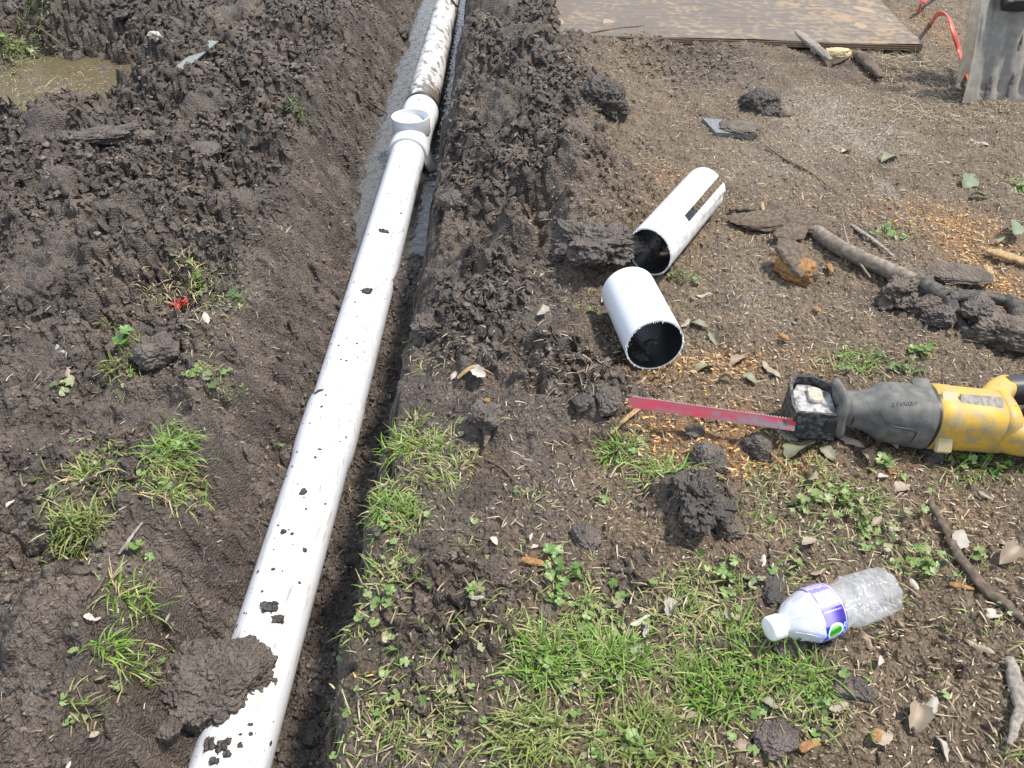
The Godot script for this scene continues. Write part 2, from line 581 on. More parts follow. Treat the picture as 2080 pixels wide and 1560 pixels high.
func sweep(st: SurfaceTool, pts: PackedVector3Array, radii: Array, sides := 8, flat := 1.0, caps := true, power := 2.0, rough_by := 0.0) -> void:
	var rings := []
	var n := pts.size()
	var t0 := (pts[1] - pts[0]).normalized()
	var u := t0.cross(Vector3.UP)
	u = u.normalized() if u.length() > 0.05 else Vector3.RIGHT
	for i in n:
		var t := (pts[mini(i + 1, n - 1)] - pts[maxi(i - 1, 0)]).normalized()
		u = (u - t * u.dot(t)).normalized()
		var v := t.cross(u)
		var f := float(i) / (n - 1) * (radii.size() - 1)
		var k := mini(int(f), radii.size() - 2) if radii.size() > 1 else 0
		var r: float = lerpf(radii[k], radii[k + 1], f - k) if radii.size() > 1 else radii[0]
		var g := ring(pts[i], u, v, r, r * flat, sides, power)
		if rough_by > 0.0:
			for q in g.size():
				g[q] += (g[q] - pts[i]) * rough_by * n_fine.get_noise_3dv(g[q] * 2.5) * 2.0
		rings.append(g)
	skin(st, rings, caps, caps)

func smooth_path(ctrl: Array, steps: int) -> PackedVector3Array:
	var c := Curve3D.new()
	for i in ctrl.size():
		var tan: Vector3 = (ctrl[mini(i + 1, ctrl.size() - 1)] - ctrl[maxi(i - 1, 0)]) / 6.0
		c.add_point(ctrl[i], -tan, tan)
	var out := PackedVector3Array()
	for k in steps + 1:
		out.append(c.sample_baked(c.get_baked_length() * k / steps, true))
	return out

var spheres := {}

func sphere(level: int) -> Array:
	if spheres.has(level):
		return spheres[level]
	var v := PackedVector3Array()
	var f := PackedInt32Array()
	if level == 0:
		var p := (1.0 + sqrt(5.0)) / 2.0
		for a in [[-1, p, 0], [1, p, 0], [-1, -p, 0], [1, -p, 0], [0, -1, p], [0, 1, p], [0, -1, -p], [0, 1, -p], [p, 0, -1], [p, 0, 1], [-p, 0, -1], [-p, 0, 1]]:
			v.append(Vector3(a[0], a[1], a[2]).normalized())
		f = PackedInt32Array([0, 11, 5, 0, 5, 1, 0, 1, 7, 0, 7, 10, 0, 10, 11, 1, 5, 9, 5, 11, 4, 11, 10, 2, 10, 7, 6, 7, 1, 8, 3, 9, 4, 3, 4, 2, 3, 2, 6, 3, 6, 8, 3, 8, 9, 4, 9, 5, 2, 4, 11, 6, 2, 10, 8, 6, 7, 9, 8, 1])
	else:
		var s := sphere(level - 1)
		v = s[0].duplicate()
		var mids := {}
		var old: PackedInt32Array = s[1]
		for i in range(0, old.size(), 3):
			var m := []
			for e in 3:
				var a := old[i + e]
				var b := old[i + (e + 1) % 3]
				var key := mini(a, b) * 1000000 + maxi(a, b)
				if not mids.has(key):
					mids[key] = v.size()
					v.append((v[a] + v[b]).normalized())
				m.append(mids[key])
			f.append_array([old[i], m[0], m[2], old[i + 1], m[1], m[0], old[i + 2], m[2], m[1], m[0], m[1], m[2]])
	spheres[level] = [v, f]
	return spheres[level]

# a torn lump of earth; stretch gives its half sizes, chip how ragged it is, grain the number of crumbs across it
func clod_mesh(level: int, stretch: Vector3, sd: float, chip := 0.3, grain := 1.0, tilt := Basis.IDENTITY) -> ArrayMesh:
	var s := sphere(level)
	var v: PackedVector3Array = s[0].duplicate()
	var f: PackedInt32Array = s[1]
	var off := Vector3(sd * 3.7, sd * 1.3, sd * 7.1)
	for i in v.size():
		var q := v[i]
		var box_ish := q / maxf(absf(q.x), maxf(absf(q.y), absf(q.z)))
		var p := q.lerp(box_ish, 0.28)
		var o := (q + off) * 0.033
		var r := 1.0 + chip * (0.9 * n_tone.get_noise_3dv(o * 2.2) - 0.7 * (n_c1.get_noise_3dv(o * 2.0 * grain) + 0.6)) - chip * 0.34 * (n_c2.get_noise_3dv(o * 2.4 * grain) + 0.6)
		if level > 2:
			r += -chip * 0.16 * (n_c3.get_noise_3dv(o * 2.6 * grain) + 0.6) + chip * 0.26 * n_fine.get_noise_3dv(o * grain * 2.2) - chip * 0.14 * absf(n_fine.get_noise_3dv(o * grain * 6.0 + Vector3(4, 0, 0)))
		v[i] = tilt * (p * r * stretch)
	return indexed(v, f)

func indexed(v: PackedVector3Array, f: PackedInt32Array, colors := PackedColorArray()) -> ArrayMesh:
	var n := PackedVector3Array()
	n.resize(v.size())
	var g := f.duplicate()
	for i in range(0, f.size(), 3):
		var c := (v[f[i + 1]] - v[f[i]]).cross(v[f[i + 2]] - v[f[i]])
		n[f[i]] += c
		n[f[i + 1]] += c
		n[f[i + 2]] += c
		g[i + 1] = f[i + 2]
		g[i + 2] = f[i + 1]
	for i in n.size():
		n[i] = n[i].normalized()
	var a := []
	a.resize(Mesh.ARRAY_MAX)
	a[Mesh.ARRAY_VERTEX] = v
	a[Mesh.ARRAY_NORMAL] = n
	a[Mesh.ARRAY_INDEX] = g
	if colors.size():
		a[Mesh.ARRAY_COLOR] = colors
	var m := ArrayMesh.new()
	m.add_surface_from_arrays(Mesh.PRIMITIVE_TRIANGLES, a)
	return m

# many thin blades collected into one mesh
class Blades:
	var v := PackedVector3Array()
	var n := PackedVector3Array()
	var c := PackedColorArray()
	var f := PackedInt32Array()

	func add(p: Vector3, yaw: float, length: float, width: float, rise: float, droop: float, color: Color, segs := 3, twist := 0.0) -> void:
		var fwd := Vector3(cos(yaw), 0, sin(yaw))
		var side := Vector3(-fwd.z, 0, fwd.x)
		var k := v.size()
		var dir := (fwd * cos(rise) + Vector3.UP * sin(rise)).normalized()
		var q := p
		for i in segs + 1:
			var t := float(i) / segs
			var w := width * 0.5 * (1.0 - t * t) + 0.00015
			var s := side.rotated(fwd, twist * t)
			var nn := s.cross(dir)
			v.append(q - s * w)
			v.append(q + s * w)
			n.append(nn)
			n.append(nn)
			var cc := color.lerp(Color(color.r * 1.25, color.g * 1.2, color.b * 1.1), t)
			c.append(cc)
			c.append(cc)
			if i < segs:
				f.append_array([k + 2 * i, k + 2 * i + 3, k + 2 * i + 1, k + 2 * i, k + 2 * i + 2, k + 2 * i + 3])
			dir = (dir + Vector3.DOWN * droop / segs + side * twist * 0.15).normalized()
			q += dir * length / segs

	func mesh() -> ArrayMesh:
		var a := []
		a.resize(Mesh.ARRAY_MAX)
		a[Mesh.ARRAY_VERTEX] = v
		a[Mesh.ARRAY_NORMAL] = n
		a[Mesh.ARRAY_COLOR] = c
		a[Mesh.ARRAY_INDEX] = f
		var m := ArrayMesh.new()
		m.add_surface_from_arrays(Mesh.PRIMITIVE_TRIANGLES, a)
		return m

func heading(px: float, py: float, deg: float) -> Vector3:      # how far one pixel of the photograph in that direction goes over the ground
	var a := deg_to_rad(deg)
	return (at(px + 10.0 * cos(a), py - 10.0 * sin(a), 0.0) - at(px, py, 0.0)) / 10.0

func normal_at(p: Vector3, reach := 0.012) -> Vector3:
	var hx := height(p.x + reach, -p.z) - height(p.x - reach, -p.z)
	var hz := height(p.x, -p.z - reach) - height(p.x, -p.z + reach)
	return Vector3(-hx, 2.0 * reach, -hz).normalized()

# ---------------------------------------------------------------- materials

func plain(c: Color, roughness := 0.6, spec := 0.5) -> StandardMaterial3D:
	var m := StandardMaterial3D.new()
	m.albedo_color = c.linear_to_srgb()
	m.roughness = roughness
	m.metallic_specular = spec
	return m

# colour that wanders between two tones, with a fine relief
func mottled(a: Color, b: Color, scale: float, roughness := 0.7, relief := 0.05, sd := 1, mid := 0.5) -> StandardMaterial3D:
	var m := StandardMaterial3D.new()
	m.albedo_texture = noise_tex(0.018, sd, a.linear_to_srgb(), b.linear_to_srgb(), 256, 6, mid)
	m.uv1_triplanar = true
	m.uv1_scale = Vector3.ONE * scale
	m.roughness = roughness
	if relief > 0.0:
		m.heightmap_enabled = true
		m.heightmap_texture = M.grain
		m.heightmap_scale = relief
	return m

func make_more_materials() -> void:
	M.grain = noise_tex(0.05, 61, Color(0, 0, 0), Color(1, 1, 1), 512, 6)
	M.clod = mottled(Color(0.062, 0.049, 0.042), Color(0.112, 0.090, 0.076), 5.0, 0.62, 0.3, 31)
	M.clod_brown = mottled(Color(0.080, 0.061, 0.048), Color(0.145, 0.113, 0.088), 5.0, 0.75, 0.3, 32)
	M.clod_dark = mottled(Color(0.038, 0.031, 0.027), Color(0.070, 0.057, 0.049), 5.0, 0.6, 0.3, 33)
	var c := StandardMaterial3D.new()
	c.vertex_color_use_as_albedo = true
	c.roughness = 0.65
	M.tinted = c
	var g := StandardMaterial3D.new()
	g.vertex_color_use_as_albedo = true
	g.roughness = 0.5
	g.backlight_enabled = true
	g.backlight = Color(0.45, 0.5, 0.3)
	g.cull_mode = BaseMaterial3D.CULL_DISABLED
	M.blade = g
	var s := StandardMaterial3D.new()
	s.vertex_color_use_as_albedo = true
	s.roughness = 0.8
	s.cull_mode = BaseMaterial3D.CULL_DISABLED
	M.straw = s
	M.wood_grey = mottled(Color(0.16, 0.135, 0.11), Color(0.34, 0.30, 0.26), 18.0, 0.85, 0.08, 41)
	M.wood_brown = mottled(Color(0.06, 0.043, 0.03), Color(0.145, 0.105, 0.075), 15.0, 0.85, 0.05, 42)
	M.wood_tan = mottled(Color(0.27, 0.165, 0.070), Color(0.46, 0.32, 0.16), 24.0, 0.75, 0.06, 43)
	M.wood_orange = mottled(Color(0.22, 0.105, 0.038), Color(0.38, 0.21, 0.08), 24.0, 0.8, 0.08, 44)
	M.wood_pale = mottled(Color(0.50, 0.36, 0.19), Color(0.75, 0.60, 0.38), 24.0, 0.8, 0.08, 45)
	M.pvc = plain(Color(0.61, 0.625, 0.655), 0.3)
	M.pvc_cut = plain(Color(0.74, 0.74, 0.73), 0.6)
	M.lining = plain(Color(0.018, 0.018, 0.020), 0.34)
	M.rubber = plain(Color(0.02, 0.02, 0.02), 0.5)
	M.black = plain(Color(0.022, 0.022, 0.024), 0.45)
	M.grip_dust = plain(Color(0.13, 0.125, 0.115), 0.7)
	M.wood_shaft = mottled(Color(0.10, 0.078, 0.058), Color(0.25, 0.205, 0.16), 12.0, 0.7, 0.04, 47)
	M.black_dusty = mottled(Color(0.024, 0.023, 0.022), Color(0.125, 0.102, 0.082), 11.0, 0.7, 0.12, 48, 0.52)
	var cr := StandardMaterial3D.new()
	cr.vertex_color_use_as_albedo = true
	cr.roughness = 0.62
	M.crumb = cr
	M.slate = mottled(Color(0.10, 0.11, 0.115), Color(0.19, 0.20, 0.205), 14.0, 0.6, 0.04, 46)

# ---------------------------------------------------------------- the drain

func drain_image(w: int, h: int, dirty: bool, sd: int) -> ImageTexture:
	# u runs round the pipe from its underside over the right-hand flank, v runs from far to near
	var im := Image.create(w, h, false, Image.FORMAT_RGB8)
	var n := FastNoiseLite.new()
	n.seed = sd
	n.frequency = 1.0
	n.fractal_octaves = 5
	var clean := Color(0.805, 0.815, 0.84)
	for y in h:
		var v := float(y) / h
		for x in w:
			var u := float(x) / w
			var c := clean
			if dirty:
				var sl := u * 3.0 + v * 16.0
				var a := n.get_noise_2d(u * 7.0, sl * 1.5) + 0.5 * n.get_noise_2d(u * 30.0, v * 190.0)
				var near_tee := ss(0.80, 0.99, v)
				c = c.lerp(Color(0.60, 0.57, 0.54), 0.22 + 0.3 * near_tee * ss(0.56, 0.36, u))
				var band := near_tee * (0.45 + 0.8 * ss(0.56, 0.36, u)) + 0.30 + 0.6 * (1.0 - ss(0.0, 0.010, absf(v - 0.962)))
				c = c.lerp(Color(0.74, 0.71, 0.68), 0.5 * ss(-0.3, 0.4, n.get_noise_2d(u * 5.0 + 9.0, v * 20.0)))
				c = c.lerp(Color(0.27, 0.235, 0.21), ss(0.55, 0.85, a + band))
				c = c.lerp(Color(0.46, 0.42, 0.38), 0.6 * ss(0.3, 0.7, a + band))
			else:
				var track := 0.405 + 0.01 * n.get_noise_2d(v * 9.0, 1.0)
				var a := n.get_noise_2d(u * 60.0, v * 70.0)
				var patch := ss(-0.1, 0.35, n.get_noise_2d(v * 14.0, 40.0))
				var line := 1.0 - ss(0.004, 0.016, absf(u - track))
				c = c.lerp(Color(0.50, 0.50, 0.47), line * patch * ss(-0.25, 0.25, a) * 0.8)
				c = c.lerp(Color(0.55, 0.51, 0.46), 0.5 * ss(0.45, 0.75, n.get_noise_2d(u * 9.0 + 50.0, v * 11.0) + 0.5 * a))
				var scuff := ss(0.34, 0.55, n.get_noise_2d(u * 26.0, v * 26.0) + 0.3 * a)
				c = c.lerp(Color(0.62, 0.60, 0.57), scuff * 0.6)
				if v > 0.72:
					c = c.lerp(Color(0.72, 0.71, 0.66), 0.6 * ss(0.0, 0.5, n.get_noise_2d(u * 12.0 + 3.0, v * 22.0)) * (1.0 - ss(0.05, 0.14, absf(u - 0.41))))
			im.set_pixel(x, y, c)
	im.generate_mipmaps()
	return ImageTexture.create_from_image(im)

func pipe_skin(ds: Array, radii: Array, line: Callable, sides := 56) -> ArrayMesh:
	var st := begin()
	var rings := []
	for i in ds.size():
		var p: Vector3 = line.call(ds[i])
		rings.append(ring(p, Vector3.RIGHT, Vector3.UP, radii[i], radii[i], sides, 2.0, -PI / 2))
	skin(st, rings, true, true, true)
	return done(st)

func near_axis(d: float) -> Vector3:
	return Vector3(-0.392 + 0.0352 * d, -0.207 + 0.027 * d, -d)

func mid_axis(d: float) -> Vector3:
	return Vector3(-0.3744 + 0.0214 * d, -0.1957 + 0.0176 * d, -d)

func tee_axis(d: float) -> Vector3:
	return Vector3(lerpf(-0.3256, -0.3086, (d - 2.28) / 0.29), lerpf(-0.1556, -0.128, (d - 2.28) / 0.29), -d)

func far_axis(d: float) -> Vector3:
	return Vector3(-0.286 - 0.0088 * d, -0.0473 - 0.0314 * d, -d)

func drain_at(d: float) -> Vector3:
	return near_axis(d) if d < 1.14 else (mid_axis(d) if d < 2.28 else (tee_axis(d) if d < 2.57 else far_axis(d)))

func on_drain(px: float, py: float) -> Array:             # [point, outward normal] where that line of sight meets the pipe
	var r := ray(px, py)
	var t := 0.5
	while t < 4.5:
		var p := Vector3(0, EYE, 0) + r * t
		var c := drain_at(-p.z)
		var off := Vector3(p.x - c.x, p.y - c.y, 0)
		if off.length() < 0.0535:
			return [p, off.normalized()]
		t += 0.002
	return []

func build_drain() -> void:
	var o := thing("drain_pipe", "long white plastic drain pipe with an upright tee lying in the trench", "drain pipe")
	var clean := StandardMaterial3D.new()
	clean.albedo_texture = drain_image(256, 1024, false, 3)
	clean.roughness = 0.27
	var muddy := StandardMaterial3D.new()
	muddy.albedo_texture = drain_image(256, 1024, true, 4)
	muddy.roughness = 0.4
	piece("pipe_section", pipe_skin([1.142, 1.138, 1.132, 1.03, 1.005, 0.985, 0.7, 0.4, 0.1, -0.4], [0.0545, 0.0565, 0.057, 0.057, 0.0555, 0.0525, 0.0525, 0.0525, 0.0525, 0.0525], near_axis), clean, o)
	piece("pipe_section", pipe_skin([2.33, 2.0, 1.7, 1.4, 1.08], [0.0535, 0.0535, 0.0535, 0.0535, 0.0535], mid_axis), clean, o)
	piece("pipe_section", pipe_skin([5.4, 4.5, 3.5, 2.9, 2.56], [0.055, 0.055, 0.055, 0.0555, 0.0555], far_axis), muddy, o)
	var tee := piece("tee_fitting", pipe_skin([2.575, 2.572, 2.52, 2.515, 2.43, 2.345, 2.34, 2.287, 2.281, 2.281], [0.0585, 0.0605, 0.0605, 0.058, 0.057, 0.058, 0.0625, 0.0625, 0.060, 0.0545], tee_axis), M.pvc, o)
	piece("gasket", pipe_skin([2.592, 2.590, 2.578, 2.576], [0.056, 0.0612, 0.0612, 0.056], tee_axis), M.rubber, o)
	# upright socket
	var foot := tee_axis(2.385) - Vector3(0, 0.035, 0)
	var st := begin()
	var prof := [[0.030, 0.053], [0.056, 0.0538], [0.058, 0.0548], [0.060, 0.0588], [0.062, 0.0598], [0.112, 0.0600], [0.1135, 0.0597], [0.1135, 0.0568], [0.112, 0.0562], [0.074, 0.0552], [0.072, 0.050], [0.040, 0.049]]
	var rings := []
	for q in prof:
		rings.append(ring(foot + Vector3(0, q[0], 0), Vector3.BACK, Vector3.RIGHT, q[1], q[1], 56))
	skin(st, rings, false, true)
	piece("upright_socket", done(st), M.pvc, tee)
	st = begin()
	# fillet between the run and the socket
	rings = []
	for q in [[0.022, 0.0575], [0.034, 0.0565], [0.045, 0.0548], [0.056, 0.0538]]:
		var rr := ring(foot + Vector3(0, q[0], 0), Vector3.BACK, Vector3.RIGHT, q[1], q[1] * (1.0 if q[0] > 0.03 else 0.96), 56)
		rings.append(rr)
	skin(st, rings, false, false)
	piece("collar", done(st), M.pvc, tee)
	# specks of mud on the pipe, too many to count
	var sm := clod_mesh(1, Vector3(1, 1, 0.45), 4.0, 0.35)
	var specks := SurfaceTool.new()
	specks.begin(Mesh.PRIMITIVE_TRIANGLES)
	var r2 := RandomNumberGenerator.new()
	r2.seed = 77
	for i in 250:
		var d := 0.4 + 1.0 * pow(r2.randf(), 1.3) if i < 150 else r2.randf_range(1.2, 2.55)
		if i > 215:
			d = r2.randf_range(2.6, 3.3)
		var a := deg_to_rad(clampf(r2.randfn(92, 30), 5, 175))
		var nn := Vector3(cos(a), sin(a), 0)
		var rad := 0.057 if d > 1.0 and d < 1.14 else (0.0525 if d < 1.0 else (0.0535 if d < 2.28 else (0.0575 if d < 2.57 else 0.0552)))
		if d > 2.28 and d < 2.56:
			rad = 0.0605
		var sz := 0.0007 + 0.0024 * pow(r2.randf(), 3.5)
		var b := Basis.looking_at(nn, Vector3.BACK).rotated(nn, r2.randf() * TAU)
		specks.append_from(sm, 0, Transform3D(b.scaled_local(Vector3(sz * r2.randf_range(0.7, 1.6), sz, sz)), drain_at(d) + nn * rad))
	var sp := piece("mud_specks", specks.commit(), M.clod_dark, o)
	sp.set_meta("kind", "stuff")
	# short pencil strokes
	for a in [[803, 513, 0.4, 5.0], [809, 504, -0.35, 10.0], [815, 501, 0.2, 6.0], [820, 505, -0.5, 7.0]]:
		var mh := on_drain(a[0], a[1])
		if mh.is_empty():
			continue
		st = begin()
		var mn: Vector3 = mh[1]
		box(st, Transform3D(Basis.looking_at(mn, Vector3.BACK).rotated(mn, a[2]), mh[0] - mn * 0.0008), Vector3(0.0011, a[3] * 0.0016, 0.0014), 0.0002)
		piece("pencil_stroke", done(st), M.slate, o)
	# larger crumbs lie loose on it
	for a in [[780, 470, 13, 9, "raised clump of wet mud on the white pipe just below the tee"],
			[745, 592, 12, 10, "small dark mud lump on the white pipe level with the cut pipe pieces"],
			[650, 798, 17, 8, "flat grey mud smear over the joint of the white pipe"],
			[617, 1000, 10, 9, "single dark mud lump on the white pipe left of the grassy trench edge"],
			[640, 846, 7, 5, "left one of two tiny mud crumbs just below the pipe joint"],
			[664, 850, 8, 5, "right one of two tiny mud crumbs just below the pipe joint"],
			[577, 1080, 7, 7, "tiny mud lump on the white pipe beside a bit of twig"],
			[594, 1085, 5, 4, "tiny crumb of mud with a bit of twig on the white pipe"],
			[619, 1117, 5, 5, "smallest mud crumb near the right flank of the white pipe"],
			[545, 1233, 21, 14, "large flat mud splat on the white pipe above the big clod"],
			[565, 1258, 14, 11, "mud splat close to the right below the large flat splat on the pipe"],
			[428, 1512, 12, 14, "mud crumb nearest the lower left edge of the white pipe"],
			[452, 1516, 15, 13, "largest of the mud crumbs at the near end of the white pipe"],
			[464, 1506, 8, 9, "mud crumb touching the largest one at the near end of the pipe"],
			[461, 1531, 8, 8, "small three-cornered mud crumb at the near end of the pipe"],
			[436, 1546, 10, 10, "lowest mud crumb on the white pipe in the photo"],
			[488, 1514, 6, 6, "mud crumb farthest right at the near end of the pipe"],
			[862, 300, 7, 7, "dark mud crumb stuck on the rim of the tee"],
			[921, 8, 12, 8, "mud clump on the far muddy end of the white pipe"]]:
		var hit := on_drain(a[0], a[1])
		if hit.is_empty():
			continue
		var k: float = hit[0].distance_to(Vector3(0, EYE, 0)) / LENS * 0.80
		var nn: Vector3 = hit[1]
		var c := piece("mud_crumb", clod_mesh(3, Vector3(a[2] * k, a[3] * k, minf(a[2], a[3]) * k * 0.75), a[0] * 0.37, 0.75, 1.2), M.clod_dark)
		c.transform = Transform3D(Basis.looking_at(nn, Vector3.BACK), hit[0])
		tag(c, a[4], "mud crumb", "mud crumbs on the drain pipe")

# ---------------------------------------------------------------- pipe offcuts

func offcut(label: String, far_px: Vector2, near_px: Vector2, r: float, slot: bool, lift := 0.0) -> void:
	var a := spot_flat(far_px, r + lift)
	var b := spot_flat(near_px, r + lift)
	var o := thing("pipe_offcut", label, "pipe", (a + b) * 0.5 - Vector3(0, r, 0), "cut lengths of white pipe")
	o.basis = Basis(Vector3.UP.cross((b - a).normalized()).normalized(), Vector3.UP, Vector3(b.x - a.x, 0, b.z - a.z).normalized()).orthonormalized()
	var tilt := atan2(b.y - a.y, Vector2(b.x - a.x, b.z - a.z).length())
	o.rotate_object_local(Vector3.RIGHT, -tilt)
	var h := a.distance_to(b) * 0.5
	var n := 72
	var nz := 40
	var t := 0.0032
	var wall := begin()
	var lining := begin()
	var edge := begin()
	var hole := func(k: int, j: int) -> bool:          # a sawn slot along the upper right flank, open at the far end
		if not slot:
			return false
		return (k % n) in [7, 8, 9, 10] and j < 27
	var pt := func(k: int, j: int, rad: float) -> Vector3:
		var th := TAU * k / n
		var z := -h + 2.0 * h * j / nz
		var rr := rad
		if slot:          # ends cut askew, and the pipe sprung a little open
			z += (0.010 * cos(th) if j == nz else 0.0) - (0.014 * sin(th - 0.6) if j == 0 else 0.0)
			if j < 27 and k % n in [3, 4, 5, 6, 7]:
				rr += 0.004 * (1.0 - j / 27.0)
		return Vector3(cos(th) * rr, r + sin(th) * rr, z)
	for j in nz:
		for k in n:
			if hole.call(k, j):
				continue
			quad(wall, pt.call(k, j, r), pt.call(k + 1, j, r), pt.call(k + 1, j + 1, r), pt.call(k, j + 1, r))
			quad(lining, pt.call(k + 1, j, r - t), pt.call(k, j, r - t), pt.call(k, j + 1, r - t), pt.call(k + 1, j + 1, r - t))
			if hole.call(k + 1, j):
				quad(edge, pt.call(k + 1, j, r), pt.call(k + 1, j, r - t), pt.call(k + 1, j + 1, r - t), pt.call(k + 1, j + 1, r))
			if hole.call(k + n - 1, j):
				quad(edge, pt.call(k, j, r - t), pt.call(k, j, r), pt.call(k, j + 1, r), pt.call(k, j + 1, r - t))
			if hole.call(k, j - 1) and j > 0:
				quad(edge, pt.call(k, j, r - t), pt.call(k + 1, j, r - t), pt.call(k + 1, j, r), pt.call(k, j, r))
	edge.set_smooth_group(0xffffffff)
	var mouth := begin()
	mouth.set_smooth_group(0xffffffff)
	for k in n:
		quad(mouth, pt.call(k, nz, r), pt.call(k + 1, nz, r), pt.call(k + 1, nz, r - t), pt.call(k, nz, r - t))
		if not hole.call(k, 0):
			quad(edge, pt.call(k + 1, 0, r), pt.call(k, 0, r), pt.call(k, 0, r - t), pt.call(k + 1, 0, r - t))
	piece("outer_wall", done(wall), M.offcut_dirty if slot else M.pvc, o)
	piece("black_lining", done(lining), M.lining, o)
	piece("cut_edge", done(edge), M.pvc_cut, o)
	piece("cut_edge", done(mouth), M.pvc_cut, o)
	# burrs of plastic left by the saw
	var burr := Blades.new()
	var r3 := RandomNumberGenerator.new()
	r3.seed = int(near_px.x)
	for i in 90:
		var k := r3.randi_range(0, n - 1)
		var p: Vector3 = pt.call(k, nz, r - t * r3.randf())
		burr.add(p, PI / 2 + r3.randfn(0, 0.9), r3.randf_range(0.001, 0.0045), 0.0009, r3.randfn(0, 0.6), 0.3, Color(0.75, 0.75, 0.74), 2)
	var bu := piece("saw_burrs", burr.mesh(), M.straw, o)
	bu.set_meta("kind", "stuff")
	# scuffs
	if not slot:
		for s in [[0.62, 0.30, 0.016, 0.4], [0.22, 0.55, 0.008, -0.6]]:
			var th: float = PI * s[0]
			var sc := begin()
			var nn := Vector3(cos(th), sin(th), 0)
			var c := Vector3(0, r, -h + 2 * h * s[1]) + nn * (r - 0.0002)
			box(sc, Transform3D(Basis.looking_at(nn, Vector3.BACK).rotated(nn, s[3]), c), Vector3(0.0012, s[2], 0.0008), 0.0002)
			piece("scratch", done(sc), M.slate, o)
		var cm := piece("mud_lump", clod_mesh(3, Vector3(0.016, 0.006, 0.014), 8.0, 0.6, 1.4), M.clod_dark, o)
		cm.position = Vector3(-0.019, 0.009, h - 0.03)
		var cm2 := piece("mud_lump", clod_mesh(2, Vector3(0.004, 0.004, 0.004), 9.0, 0.6, 1.4), M.clod_dark, o)
		cm2.position = Vector3(-0.034, 0.034, h - 0.035)

func spot_flat(p: Vector2, over: float) -> Vector3:
	var h := over
	for i in 6:
		var q := at(p.x, p.y, h)
		h = bilin(base, q.x, -q.z) + over
	return at(p.x, p.y, h)

func build_offcuts() -> void:
	M.offcut_dirty = StandardMaterial3D.new()
	M.offcut_dirty.albedo_texture = noise_tex(0.012, 71, Color(0.825, 0.825, 0.83), Color(0.58, 0.54, 0.49), 256, 6, 0.8)
	M.offcut_dirty.uv1_triplanar = true
	M.offcut_dirty.uv1_scale = Vector3.ONE * 9.0
	M.offcut_dirty.roughness = 0.28
	offcut("white pipe offcut with a sawn slot and a black inside", Vector2(1427, 388), Vector2(1319, 512), 0.0505, true)
	offcut("short white pipe offcut without a slot, its open end towards the saw blade", Vector2(1277, 592), Vector2(1331, 703), 0.0525, false)

# ---------------------------------------------------------------- reciprocating saw

func loft(st: SurfaceTool, sections: Array, sides := 40, power := 2.6, caps := true) -> void:      # [x, centre y, centre z, half height, half depth]
	var rings := []
	for s in sections:
		rings.append(ring(Vector3(s[0], s[1], s[2]), Vector3.UP, Vector3.BACK, s[3], s[4], sides, power))
	skin(st, rings, caps, caps)

